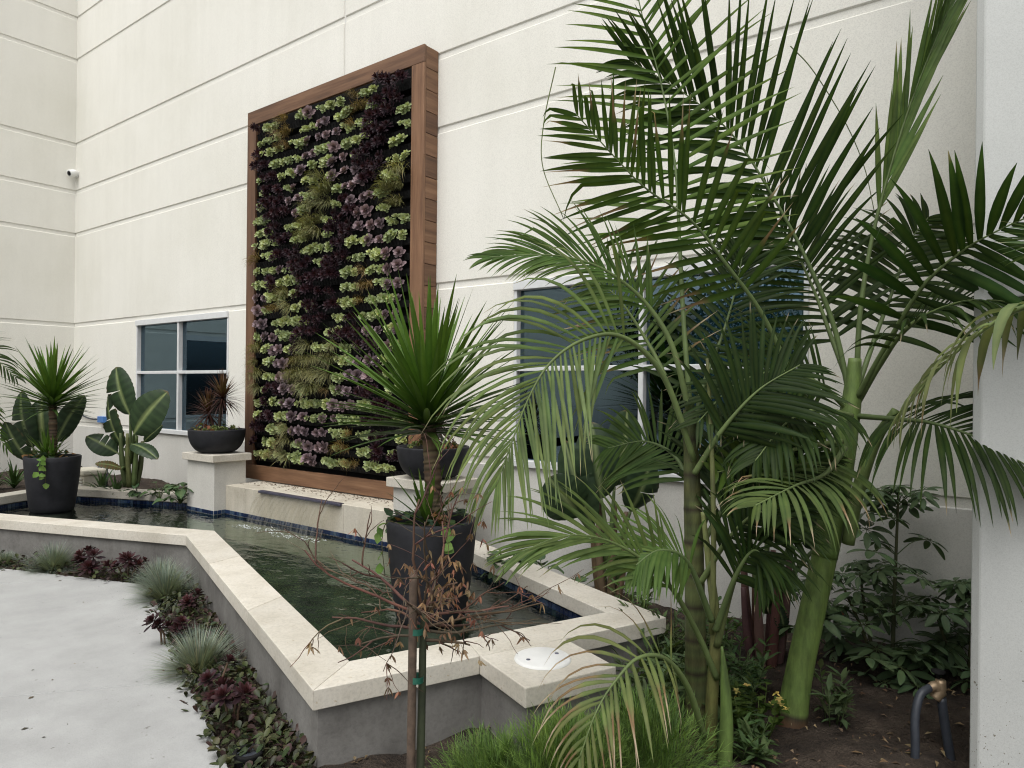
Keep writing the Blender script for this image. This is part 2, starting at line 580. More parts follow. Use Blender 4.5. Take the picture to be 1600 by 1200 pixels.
PLANTER = [(-7.2, 4.2), (-7.2, 4.7), (-12.2, 4.7), (-12.2, 1.6), (-8.75, 1.6), mir(C2)]
PATHPOLY = EDGE + [(-14, -14), (8, -14), (8, -1.5)]
def soil_h(x, y):
    if in_poly(x, y, WIN): return -0.28
    if in_poly(x, y, PATHPOLY): return -0.02
    h = 0.105
    if in_poly(x, y, PLANTER): h = 0.37
    elif x > -3.6 and y > 3.6: h = 0.14
    return h + 0.03 * math.sin(x * 5.1 + y * 3.3) * math.sin(x * 2.3 - y * 6.7) + random.uniform(-0.012, 0.012)
sg = MB()
nx, ny = 270, 84
x0_, x1_, y0_, y1_ = -12.03, 4.2, -0.4, 4.655
vs = [(x0_ + (x1_ - x0_) * i / nx, y0_ + (y1_ - y0_) * j / ny) for j in range(ny + 1) for i in range(nx + 1)]
sg.add([(x, y, soil_h(x, y)) for x, y in vs],
       [(j * (nx + 1) + i, j * (nx + 1) + i + 1, (j + 1) * (nx + 1) + i + 1, (j + 1) * (nx + 1) + i) for j in range(ny) for i in range(nx)])
tag(sg.build('soil', M['soil']), kind='structure')

# ---- the building
bld = thing('building', 'cream building with grooved wall panels enclosing the courtyard', 'building')
GROOVES = [1.06, 2.57, 3.96, 4.62, 5.35, 6.65, 7.30, 8.6]
GH = 0.055
bands = []
lo = -0.3
for z in GROOVES:
    bands.append((lo, z - GH if False else z - GH, z))
    lo = z
def bandlist():
    out, lo = [], -0.3
    for z in GROOVES:
        out.append((lo, z - GH)); lo = z
    return out
W1 = (-10.02, -7.74)      # small window
W2 = (-3.52, -1.22)       # large window behind the palms
VJ = -5.70
for (z0, z1) in bandlist():
    spans = [(LEFT_X - .02, VJ), (VJ + 0.022, 4.6)]
    if z0 > 1.0 and z0 < 2.0:
        spans = [(LEFT_X - .02, W1[0]), (W1[1], VJ), (VJ + 0.022, W2[0]), (W2[1], 4.6)]
    for a, b in spans:
        box('wall_panel', a, b, WALL_Y, WALL_Y + 0.06, z0, z1, M['stucco' if z0 > 0 else 'base_shade'], bld, 0.007, 1)
for a, b, z0, z1 in ((LEFT_X - 0.3, W1[0], -0.3, 8.6), (W1[1], W2[0], -0.3, 8.6), (W2[1], 4.6, -0.3, 8.6),
                     (W1[0], W1[1], -0.3, 1.005), (W1[0], W1[1], 2.515, 8.6), (W2[0], W2[1], -0.3, 1.005), (W2[0], W2[1], 2.515, 8.6)):
    box('wall_core', a, b, WALL_Y + 0.0125, WALL_Y + 0.25, z0, z1, M['stucco_back'], bld)
box('joint_sealant', VJ, VJ + 0.022, WALL_Y + 0.012, WALL_Y + 0.05, -0.3, 8.6, M['caulk'], bld)
LW = (0.75, 3.12)
for (z0, z1) in bandlist():
    spans = [(-14.0, WALL_Y + 0.02)]
    if z0 > 1.0 and z0 < 2.0:
        spans = [(-14.0, LW[0]), (LW[1], WALL_Y + 0.02)]
    for a, b in spans:
        box('wall_panel', LEFT_X - 0.06, LEFT_X, a, b, z0, z1, M['stucco' if z0 > 0 else 'base_shade'], bld, 0.007, 1)
box('wall_core', LEFT_X - 0.3, LEFT_X - 0.0125, -14.0, WALL_Y + 0.02, -0.3, 8.6, M['stucco_back'], bld)

def window(x0, x1, z0, z1, mull, tran, label):
    """aluminium window set in the big wall: head, sill, jambs, bars and four panes"""
    y = WALL_Y + 0.03
    w = box('window', x0, x1, y - 0.05, y + 0.09, z1 - 0.075, z1, M['white_metal'], bld, 0.004, 1)
    w['label'] = label
    for nm, a, b, c, d in (('sill', x0, x1, z0, z0 + 0.055), ('jamb', x0, x0 + 0.03, z0 + 0.055, z1 - 0.075),
                           ('jamb', x1 - 0.03, x1, z0 + 0.055, z1 - 0.075),
                           ('mullion', mull - 0.02, mull + 0.02, z0 + 0.055, z1 - 0.075)):
        box(nm, a, b, y - (0.06 if nm == 'sill' else 0.035), y + 0.07, c, d, M['white_metal'], w, 0.004, 1)
    for a, b in ((x0 + 0.03, mull - 0.02), (mull + 0.02, x1 - 0.03)):
        box('transom', a, b, y - 0.035, y + 0.07, tran - 0.02, tran + 0.02, M['white_metal'], w, 0.004, 1)
        for c, d in ((z0 + 0.055, tran - 0.02), (tran + 0.02, z1 - 0.075)):
            box('pane', a, b, y + 0.02, y + 0.03, c, d, M['glass'], w)
    return w
window(W1[0], W1[1], 1.005, 2.515, -8.9, 1.80, 'white aluminium window of four blue tinted panes')
window(W2[0], W2[1], 1.005, 2.515, -2.37, 1.80, 'white aluminium window behind the palms')
for (a, b) in (W1, W2):       # rooms behind the glass
    room = [('room_back', a - 1, b + 1, 8.0, 8.1, 0.0, 3.0), ('room_floor', a - 1, b + 1, 4.9, 8.0, -0.1, 0.0), ('room_ceiling', a - 1, b + 1, 4.9, 8.0, 2.9, 3.0),
            ('room_side', a - 1.1, a - 1, 4.9, 8.0, 0.0, 2.9), ('room_side', b + 1, b + 1.1, 4.9, 8.0, 0.0, 2.9)]
    for nm, p, q, r, s, t, u in room:
        box(nm, p, q, r, s, t, u, M['room'], bld)
    for yy in (5.8, 7.0):
        box('ceiling_lamp', a, b - 0.6, yy, yy + 0.08, 2.84, 2.895, M['lamp'], bld)
# window in the left wing, seen only as a reflection
w = box('window', LEFT_X - 0.06, LEFT_X - 0.012, LW[0], LW[1], 2.42, 2.515, M['white_metal'], bld)
box('sill', LEFT_X - 0.06, LEFT_X - 0.005, LW[0], LW[1], 1.06, 1.11, M['white_metal'], w)
for y in (LW[0] + 0.03, (LW[0] + LW[1]) / 2, LW[1] - 0.03):
    box('mullion', LEFT_X - 0.06, LEFT_X - 0.004, y - 0.03, y + 0.03, 1.11, 2.42, M['white_metal'], w)
box('pane', LEFT_X - 0.012, LEFT_X - 0.0105, LW[0], LW[1], 1.11, 2.42, M['glass'], w)

# wing across the courtyard, behind the viewer, which the panes mirror
far = thing('building_wing', 'cream building wing with dark windows mirrored in the glass', 'building')
box('wall', -12.3, 9, -14.4, -14.06, -0.3, 4.4, M['stucco'], far)
for x in (-10.5, -7.6, -4.7, -1.8, 1.1, 4.0):
    w = box('window', x, x + 2.1, -14.06, -13.99, 1.0, 2.9, M['white_metal'], far)
    box('pane', x + 0.06, x + 1.02, -13.99, -13.975, 1.06, 2.84, M['glass'], w)
    box('pane', x + 1.08, x + 2.04, -13.99, -13.975, 1.06, 2.84, M['glass'], w)

# pier at the right edge, close to the viewer
bm_poly = [(-0.252, 3.3), (-0.222, 3.275), (0.0, 3.275), (1.6, 3.275), (1.6, 3.8), (-0.252, 3.8)]
p = prism('concrete_pier', bm_poly, -0.25, 7.5, M['pier'], None, 0.004, 1)
tag(p, 'pale grey painted concrete pier at the right edge', 'pier')

# ---- pool
pool = thing('fountain_pool', 'angular raised pool with cream stone coping and grey walls', 'fountain')
segs = [(0, 1), (1, 2), (2, 3), (3, 4), (4, 5), (5, 6)]
cuts = {0: [0, .5, 1], 1: [0, .36, 0.598, 1], 2: [0, .345, .69, 1], 3: [0, .31, .655, 1], 4: [0, .5, 1], 5: [0, .5, 1]}
WATER_Z = 0.32
for k, (a, b) in enumerate(segs):
    # rendered wall under the coping
    prism('basin_wall', [WOUT[a], WOUT[b], WIN[b], WIN[a]], -0.3, 0.366, M['basin'], pool)
    cs = cuts[k]
    for i in range(len(cs) - 1):
        g0 = 0.0003
        t0, t1 = cs[i] + g0, cs[i + 1] - g0
        q = [lerp2(OUTER[a], OUTER[b], t0), lerp2(OUTER[a], OUTER[b], t1), lerp2(INNER[a], INNER[b], t1), lerp2(INNER[a], INNER[b], t0)]
        prism('coping_slab', q, 0.367, 0.45 + random.uniform(-0.001, 0.001), M['stone'], pool, 0.0035, 2)
def tile_run(p, q, z1, rows, parent, size=0.042, nrm=None):
    """two courses of small glass tiles along the line p-q, facing nrm"""
    t = Vector((q[0] - p[0], q[1] - p[1])); L = t.length; t.normalize()
    n = Vector(nrm) if nrm else Vector((t.y, -t.x))
    mb = MB()
    cnt = int(L / size)
    for r in range(rows):
        for i in range(cnt):
            s0, s1 = (i + .04) * L / cnt, (i + .96) * L / cnt
            za, zb = z1 - (r + .96) * size, z1 - (r + .04) * size
            d0, d1 = 0.001, 0.006
            vs = []
            for s, z, d in ((s0, za, d0), (s1, za, d0), (s1, zb, d0), (s0, zb, d0), (s0 + .002, za + .002, d1), (s1 - .002, za + .002, d1), (s1 - .002, zb - .002, d1), (s0 + .002, zb - .002, d1)):
                vs.append((p[0] + t.x * s + n.x * d, p[1] + t.y * s + n.y * d, z))
            mb.add(vs, BOXF)
    return tag(mb.build('waterline_tiles', M['tile'], parent, smooth=False), kind='stuff')
for a, b in segs:
    tile_run(WIN[a], WIN[b], 0.358, 3, pool)
flo = MB()
flo.add([(x, y, 0.07) for x, y in reversed(WIN)], [tuple(range(len(WIN)))])
flo.build('basin_floor', M['floor'], pool, smooth=False)
# equipment box built onto the right-hand wall
tb, nb = Vector((.379, .925)), Vector((.925, -.379))
def bp(al, ou): return (C1[0] + tb.x * al + nb.x * ou, C1[1] + tb.y * al + nb.y * ou)
prism('equipment_box_wall', [bp(.765, -.03), bp(.765, .365), bp(1.175, .365), bp(1.175, -.03)], -0.3, 0.3665, M['basin'], pool)
prism('coping_slab', [bp(.74, .002), bp(.74, .392), bp(1.2, .392), bp(1.2, .002)], 0.3672, 0.4508, M['stone'], pool, 0.005, 2)
# pedestals and spillway wall
PEDS = []
for s in (0, 1):
    f = (lambda x: x) if s == 0 else (lambda x: 2 * AXIS - x)
    a, b = sorted((f(-4.2), f(-3.6)))
    box('pedestal', a + 0.04, b - 0.04, 3.92, 4.28, -0.2, 0.855, M['ped'], pool, 0.004, 1)
    box('pedestal_cap', a, b, 3.88, 4.32, 0.856, 0.93, M['stone'], pool, 0.005, 2)
    tile_run((a + 0.04, 3.92), (b - 0.04, 3.92), 0.365, 3, pool, nrm=(0, -1))
    e = b - 0.04 if s else a + 0.04
    tile_run((e, 3.92), (e, 4.05), 0.365, 2, pool, nrm=((1, 0) if s else (-1, 0)))
    PEDS.append(((a + b) / 2, 4.1))
SP = [-6.78, -6.42, -4.92, -4.16]
for i in range(3):
    box('spillway_stone', SP[i] + 0.0015, SP[i + 1] - 0.0015, 4.05, 4.47, -0.2, 0.615, M['stone_wall'], pool, 0.003, 1)
tile_run((SP[0], 4.05), (SP[3], 4.05), 0.365, 2, pool, nrm=(0, -1))
box('spill_lip', -6.16, -4.94, 4.02, 4.075, 0.6165, 0.621, M['steel'], pool, 0.002, 1)
box('spill_lip', -6.16, -4.94, 4.02, 4.049, 0.598, 0.6164, M['steel'], pool, 0.002, 1)

wm = MB()
wp = INNER[:1] + INNER[1:]
wp = offset(OUTER, COP_W - 0.02)
wm.add([(x, y, WATER_Z) for x, y in reversed(wp)], [tuple(range(len(wp)))])
tag(wm.build('water', M['water'], smooth=False), kind='structure')
# thin curtain of water curling off the lip
cm = MB()
cols, rows = 60, 12
cv = []
for j in range(rows + 1):
    t = j / rows
    for i in range(cols + 1):
        x = -6.14 + 1.18 * i / cols
        narrow = 1 - 0.05 * t
        cv.append((-5.55 + (x + 5.55) * narrow, 4.015 - 0.15 * t + 0.004 * math.sin(i * 1.7 + j), 0.612 - 0.02 * t - 0.27 * t * t))
cm.add(cv, [(j * (cols + 1) + i, j * (cols + 1) + i + 1, (j + 1) * (cols + 1) + i + 1, (j + 1) * (cols + 1) + i) for j in range(rows) for i in range(cols)])
tag(cm.build('water_curtain', M['sheet']), 'thin clear sheet of water falling from the steel lip', 'water')
M['foam'] = mat_plain('foam', (0.5, 0.53, 0.53), 0.4, nz=0.2)
fm = MB()
for k in range(260):
    x = random.uniform(-6.15, -4.95)
    y = 3.82 + random.gauss(0, 0.045) - 0.03 * math.sin(x * 9)
    r = random.uniform(0.0015, 0.0065)
    e = random.uniform(1.2, 3.2)
    vs = [(x + e * r * math.cos(a), y + r * math.sin(a), WATER_Z + 0.0015) for a in [i * math.pi / 3 for i in range(6)]] + [(x, y, WATER_Z + 0.002 + r * 0.35)]
    fm.add(vs, [(i, (i + 1) % 6, 6) for i in range(6)])
tag(fm.build('foam', M['foam']), 'white foam where the water curtain lands', 'foam', kind='stuff')
# leaf litter on the spillway ledge
lm = MB()
for k in range(420):
    x, y = random.uniform(-6.75, -4.3), 4.455 - abs(random.gauss(0, 0.12))
    if y < 4.085: continue
    a, r = random.uniform(0, 6.3), random.uniform(0.006, 0.016)
    z = 0.618
    ca, sa = math.cos(a) * r, math.sin(a) * r
    lm.add([(x - ca, y - sa, z), (x + sa * .4, y - ca * .4, z + .004), (x + ca, y + sa, z + .001), (x - sa * .4, y + ca * .4, z + .003)], [(0, 1, 2, 3)])
tag(lm.build('leaf_litter', M['mulch'], smooth=False), 'brown leaf litter scattered on the spillway ledge', 'leaf litter', kind='stuff')
# submerged drain grille and the round cover on the equipment box
dm = MB()
c = (-4.56, 3.74)
lathe(dm, c[0], c[1], [(0.001, 0.083), (0.10, 0.082), (0.113, 0.079), (0.116, 0.071)], 28)
tag(dm.build('drain_cover', M['basin'], loc=(c[0], c[1], 0.071)), 'pale round drain cover under the pool water', 'drain cover')
lc = bp(.965, .17)
lid = thing('skimmer_lid', 'round white lid on the stone box at the near pool side', 'lid', (lc[0], lc[1], 0.451))
dm = MB()
lathe(dm, lc[0], lc[1], [(0.0005, 0.4635), (0.115, 0.4625), (0.123, 0.459), (0.126, 0.4515)], 48)
dm.build('cover', M['lid'], lid)
for s in (-1, 1):
    dm = MB()
    q = (lc[0] + 0.0 + s * tb.x * 0.075, lc[1] + s * tb.y * 0.075)
    lathe(dm, q[0], q[1], [(0.0005, 0.4648), (0.009, 0.4645), (0.01, 0.462)], 12)
    dm.build('screw', M['steel'], lid)

# ---- living wall: timber frame, planting trays
FX0, FX1, FZ0, FZ1, FY = -7.09, -4.39, 0.625, 4.64, 4.455
lw = thing('living_wall_frame', 'tall timber frame of the living wall standing on the spillway ledge', 'frame', (-5.74, 4.5, 0.62))
BW = 0.155
box('frame_board', FX0, FX1, FY, FY + 0.03, FZ1 - BW, FZ1, M['wood_x'], lw, 0.003, 1)
box('frame_board', FX0, FX1, FY, FY + 0.03, FZ0, FZ0 + BW, M['wood_x'], lw, 0.003, 1)
box('frame_board', FX0, FX0 + BW, FY, FY + 0.03, FZ0 + BW + .001, FZ1 - BW - .001, M['wood_z'], lw, 0.003, 1)
box('frame_board', FX1 - BW, FX1, FY, FY + 0.03, FZ0 + BW + .001, FZ1 - BW - .001, M['wood_z'], lw, 0.003, 1)
npl = 21
for i in range(npl):
    z0 = FZ0 + (FZ1 - FZ0) * i / npl
    z1 = FZ0 + (FZ1 - FZ0) * (i + 1) / npl - 0.004
    for xa, xb in ((FX0 + .002, FX0 + .024), (FX1 - .024, FX1 - .002)):
        box('side_plank', xa, xb, FY + 0.031, WALL_Y - 0.002, z0, z1, M['wood_y'], lw, 0.003, 1)
box('backing_board', FX0 + .03, FX1 - .03, FY + 0.13, FY + 0.15, FZ0 + .03, FZ1 - .03, M['black'], lw)
ROWS = 26
RZ0, RZ1 = FZ0 + BW + 0.05, FZ1 - BW - 0.03
RP = (RZ1 - RZ0) / ROWS
tray_mesh = None
for r in range(ROWS):
    z = RZ1 - (r + 1) * RP
    mb = MB()
    xa, xb = FX0 + BW + 0.002, FX1 - BW - 0.002
    y0, y1 = FY + 0.035, FY + 0.13
    mb.add([(xa, y0 - .02, z + .055), (xb, y0 - .02, z + .055), (xb, y1, z), (xa, y1, z), (xa, y0, z - .005), (xb, y0, z - .005), (xa, y0 - .012, z + .055), (xb, y0 - .012, z + .055), (xb, y1, z + .03), (xa, y1, z + .03)],
           [(0, 1, 5, 4), (4, 5, 2, 3), (0, 6, 7, 1), (6, 9, 8, 7)])
    k = int((xb - xa) / 0.045)
    for i in range(k):
        x = xa + (i + .5) * (xb - xa) / k
        vs = []
        for dx in (-.006, .006):
            vs += [(x + dx, y0 - .026, z + .052), (x + dx, y0 - .006, z), (x + dx, y0 + .004, z), (x + dx, y0 - .016, z + .052)]
        mb.add(vs, [(0, 1, 2, 3), (7, 6, 5, 4), (0, 4, 5, 1), (1, 5, 6, 2), (3, 2, 6, 7), (0, 3, 7, 4)])
    mb.build('planting_tray', M['black'], lw, smooth=False)
# ------------------------------------------------------------------ leaf shapes
def jit(c, a=0.12):
    k = 1 + random.uniform(-a, a)
    return tuple(max(0, x * k * (1 + random.uniform(-a, a) * 0.4)) for x in c)
def mixt(a, b, t): return tuple(x + (y - x) * t for x, y in zip(a, b))

def spoon(mb, o, d, nrm, l, w, ca, cb, cup=0.18):
    d = d.normalized()
    s = d.cross(nrm)
    if s.length < 1e-4: s = d.cross(Vector((1, 0.3, 0.2)))
    s.normalize()
    n = s.cross(d)
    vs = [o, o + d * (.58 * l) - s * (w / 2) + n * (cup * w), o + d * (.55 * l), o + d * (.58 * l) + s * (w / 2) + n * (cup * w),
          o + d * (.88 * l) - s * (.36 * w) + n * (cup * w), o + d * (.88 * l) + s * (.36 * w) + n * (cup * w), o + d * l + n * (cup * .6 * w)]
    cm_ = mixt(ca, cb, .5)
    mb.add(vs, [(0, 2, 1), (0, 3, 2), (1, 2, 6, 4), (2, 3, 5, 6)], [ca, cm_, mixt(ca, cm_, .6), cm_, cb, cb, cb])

def rosette(mb, o, axis, r, n, w, cin, cout, e0=18, e1=82, tip=None):
    axis = axis.normalized()
    s, b = frame_of(axis)
    ph = random.uniform(0, 6.28)
    for k in range(n):
        f = k / max(1, n - 1)
        a = ph + k * 2.39996
        el = RAD(e0 + (e1 - e0) * f + random.uniform(-6, 6))
        rad = s * math.cos(a) + b * math.sin(a)
        d = axis * math.cos(el) + rad * math.sin(el)
        nrm = axis * math.sin(el) - rad * math.cos(el)
        l = r * (0.45 + 0.55 * f) * random.uniform(.88, 1.08)
        c = jit(mixt(cin, cout, f))
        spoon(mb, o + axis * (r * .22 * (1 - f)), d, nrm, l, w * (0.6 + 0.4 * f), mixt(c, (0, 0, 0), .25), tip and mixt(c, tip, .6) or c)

def blade(mb, o, d, l, w, droop, segs, ca, cb, fold=0.25, side=None, tipw=0.02, wbase=0.6, curl=0.0):
    """long strap leaf: bends under its own weight, shallow V section"""
    d = d.normalized()
    step = l / segs
    p = Vector(o)
    s = side if side is not None else d.cross(UP)
    if s.length < 1e-3: s = Vector((1, 0, 0))
    vs, cs = [], []
    for i in range(segs + 1):
        t = i / segs
        s = (s - d * s.dot(d)).normalized()
        n = s.cross(d).normalized()
        ww = w * (wbase + (1 - wbase) * min(1, t / .3)) * (1 if t < .35 else max(tipw, (1 - ((t - .35) / .65) ** 1.7)))
        c = mixt(ca, cb, t)
        vs += [p - s * (ww / 2) + n * (fold * ww / 2), p.copy(), p + s * (ww / 2) + n * (fold * ww / 2)]
        cs += [c, mixt(c, (c[0] * 1.5 + .01, c[1] * 1.4 + .01, c[2] * 1.3), .5), c]
        p = p + d * step
        d = (d + Vector((0, 0, -droop * step / l * (0.4 + t)))).normalized()
        if curl: s = s + n * curl / segs
    fs = []
    for i in range(segs):
        a = i * 3
        fs += [(a, a + 1, a + 4, a + 3), (a + 1, a + 2, a + 5, a + 4)]
    mb.add(vs, fs, cs)

def sphere_dir(el0, el1):
    a, e = random.uniform(0, 6.2832), RAD(random.uniform(el0, el1))
    return Vector((math.cos(a) * math.cos(e), math.sin(a) * math.cos(e), math.sin(e)))

# ------------------------------------------------------------------ plants of the living wall
OUTW = Vector((0.3, -1, 0.12)).normalized()
LIME_I, LIME_O = (0.50, 0.55, 0.27), (0.28, 0.34, 0.155)
PURP_I, PURP_O = (0.25, 0.18, 0.215), (0.16, 0.12, 0.14)
DARK_I, DARK_O = (0.05, 0.018, 0.022), (0.026, 0.014, 0.022)
def mk_lime():
    mb = MB()
    for k in range(random.choice((6, 7, 8))):
        o = Vector((random.uniform(-.06, .06), random.uniform(-.03, .02), random.uniform(-.032, .032)))
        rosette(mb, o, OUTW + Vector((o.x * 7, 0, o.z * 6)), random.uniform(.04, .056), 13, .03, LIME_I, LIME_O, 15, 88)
    return mb.mesh('lime_rosette', M['succ'])
def mk_purple():
    mb = MB()
    for k in range(random.choice((1, 1, 2))):
        o = Vector((random.uniform(-.02, .02) + k * .05 - .02, 0, random.uniform(-.012, .012)))
        rosette(mb, o, OUTW + Vector((random.uniform(-.3, .3), 0, random.uniform(-.1, .2))), .074 if k == 0 else .05, 30, .042, PURP_I, PURP_O, 8, 92, (0.31, 0.215, 0.25))
    return mb.mesh('purple_rosette', M['succ'])
def mk_dark():
    mb = MB()
    for k in range(3):
        o = Vector((random.uniform(-.06, .06), random.uniform(-.07, .0), random.uniform(-.05, .05)))
        rosette(mb, o, OUTW + Vector((random.uniform(-.6, .6), 0, random.uniform(-.5, .4))), random.uniform(.07, .1), 30, .022, DARK_I, DARK_O, 10, 95)
    return mb.mesh('dark_rosette', M['thick'])
def mk_grass(ca, cb, n=120, L=.26):
    mb = MB()
    for k in range(n):
        d = Vector((random.gauss(0, .55), -abs(random.gauss(.7, .3)), random.uniform(.1, 1.1)))
        o = Vector((random.uniform(-.06, .06), random.uniform(-.02, .03), random.uniform(-.03, .03)))
        c = jit(mixt(ca, cb, random.random()), .2)
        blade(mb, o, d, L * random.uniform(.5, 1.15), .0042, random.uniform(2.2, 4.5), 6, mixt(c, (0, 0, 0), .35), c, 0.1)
    return mb.mesh('grass_tuft', M['grass'])
VAR = {'L': [mk_lime() for _ in range(6)], 'P': [mk_purple() for _ in range(5)], 'D': [mk_dark() for _ in range(5)],
       'G': [mk_grass((.17, .18, .085), (.27, .265, .14)) for _ in range(3)],
       'T': [mk_grass((.18, .135, .06), (.28, .20, .10), 70, .2) for _ in range(3)]}
WALLMAP = """DLLTTLLPLLL.TLLDDD
LLLTT.LLPPLLTTLDDD
DLLTTLLPPPPLTLDDDL
DDLLLLPPLLPLLLDDDL
LDDLLPPLLLPPLDDDLL
LDDDLPLLGLPPPDDDLL
LDDDPPLLGGLPPPDLLG
LLDDDPLGGGLDPPPLGG
LLDDLLLGGLDDDPPL.G
LLLDDLLGGLDDDPPPLL
TLLDDDLLLLDDLLPPLL
LLLPLDDDLDDDLLLLPP
LLDLLLDDDDDLLTLLPP
PPLLGLDDD.DLLTTLPP
PLTTGLLDD.DLLTLLLP
PPLLLLLDDDLLDLLLPP
LPPLLLDDDLLDDDPPLP
GLPPLLDGLLGLLDDPPL
GLLPPTGGGGGLLPPPLL
GLLPPGGGGGLLPPPDLL
GLDDPPLGGTLPPPDDLL
LDLLPPLLLLPPPLLDDD
LDDLLPPLLPPLLLDDDL
DDLLGPPPPPLLTLLDDL
DLLTGLPPPPLTTLLDLD
LLTLGLLPPLLLTTLLL.""".split('\n')
KIND = {'L': ('lime_rosette', 'lime green rosette succulent', 'succulent', 'lime rosettes in the living wall'),
        'P': ('purple_rosette', 'dusty purple rosette succulent', 'succulent', 'purple rosettes in the living wall'),
        'D': ('dark_rosette', 'near black spiky rosette succulent', 'succulent', 'dark rosettes in the living wall'),
        'G': ('grass_tuft', 'drooping olive grass tuft', 'grass tuft', 'grass tufts in the living wall'),
        'T': ('grass_tuft', 'dry tan grass tuft', 'grass tuft', 'dry tufts in the living wall')}
def ordi(n):
    return '%d%s' % (n, 'th' if 10 <= n % 100 <= 20 else {1: 'st', 2: 'nd', 3: 'rd'}.get(n % 10, 'th'))
for r, line in enumerate(WALLMAP):
    pos = 0
    for cidx, ch in enumerate(line):
        if ch == '.': continue
        pos += 1
        nm, lb, cat, grp = KIND[ch]
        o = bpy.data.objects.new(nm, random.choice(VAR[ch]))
        wx = (FX1 - FX0 - 2 * BW - .10) / 18
        o.location = (FX0 + BW + .05 + wx * (cidx + .5) + random.uniform(-.03, .03),
                      FY + (0.0 if ch in 'LP' else -.02) + random.uniform(-.02, .015), RZ1 - (r + 1) * RP + .08 + random.uniform(-.008, .008))
        o.rotation_euler = (random.uniform(-.2, .2), random.uniform(-.2, .2) * (1 if ch in 'LP' else 3), random.uniform(-.3, .3))
        sc = random.uniform(.78, 1.2) * {'L': 1.0, 'P': .98, 'D': .82, 'G': .8, 'T': .75}[ch]
        o.scale = (sc * {'P': 1.2, 'L': 1.1}.get(ch, 1), sc, sc * {'L': .8, 'P': .84, 'D': .92}.get(ch, 1))
        link(o)
        tag(o, '%s, %s from left in %s row from top of living wall' % (lb, ordi(pos), ordi(r + 1)), cat, grp)

# ------------------------------------------------------------------ pots and bowls
def pot(loc, r, h, label):
    x, y, z = loc
    t = thing('planter_pot', label, 'planter', loc)
    mb = MB()
    prof = [(.001, z), (r * .66, z), (r * .74, z + .03 * h), (r * .80, z + .12 * h), (r * .93, z + .6 * h), (r * .985, z + .9 * h), (r, z + h - .008), (r - .006, z + h),
            (r - .035, z + h), (r - .042, z + h - .01), (r - .05, z + h * .8)]
    lathe(mb, x, y, prof, 56)
    mb.build('shell', M['pot'], t)
    sm = MB()
    n = 24
    vs = [(x, y, z + h * .9)] + [(x + (r - .03) * q * math.cos(a), y + (r - .03) * q * math.sin(a), z + h * .88 + random.uniform(-.012, .012)) for q in (.5, 1) for a in [i * 2 * math.pi / n for i in range(n)]]
    sm.add(vs, [(0, 1 + i, 1 + (i + 1) % n) for i in range(n)] + [(1 + i, 1 + n + i, 1 + n + (i + 1) % n, 1 + (i + 1) % n) for i in range(n)])
    sm.build('potting_soil', M['soil'], t)
    return t
def bowl(loc, r, h, label):
    x, y, z = loc
    t = thing('planter_bowl', label, 'planter', loc)
    mb = MB()
    prof = [(.001, z)] + [(r * (.42 + .58 * math.sin(a) ** .9), z + h * (1 - math.cos(a))) for a in [i * math.pi / 2 / 10 for i in range(11)]] + \
           [(r, z + h + .012), (r - .02, z + h + .012), (r - .03, z + h - .03)]
    lathe(mb, x, y, prof, 56)
    mb.build('shell', M['pot'], t)
    sm = MB()
    n = 24
    vs = [(x, y, z + h * .95)] + [(x + (r - .025) * math.cos(a), y + (r - .025) * math.sin(a), z + h * .93) for a in [i * 2 * math.pi / n for i in range(n)]]
    sm.add(vs, [(0, 1 + i, 1 + (i + 1) % n) for i in range(n)])
    sm.build('potting_soil', M['soil'], t)
    return t
PL, PR = (-8.34, 3.02, 0.30), (-2.86, 3.0, 0.30)
pot(PL, .262, .585, 'charcoal round pot standing in the far wing of the pool')
pot(PR, .262, .585, 'charcoal round pot standing in the near wing of the pool')
for P_ in (PL, PR):     # plinths the pots stand on, under water
    b_ = MB()
    lathe(b_, P_[0], P_[1], [(.001, .299), (.17, .299), (.18, .29), (.18, .071)], 28)
    tag(b_.build('pot_plinth', M['basin'], loc=(P_[0], P_[1], .07)), 'round plinth under the %s pot in the pool' % ('far' if P_ is PL else 'near'), 'plinth')
(pxr, pyr), (pxl, pyl) = PEDS
bowl((pxl, pyl, .931), .285, .235, 'charcoal bowl planter on the pedestal left of the living wall')
bowl((pxr, pyr, .931), .285, .235, 'charcoal bowl planter on the pedestal right of the living wall')

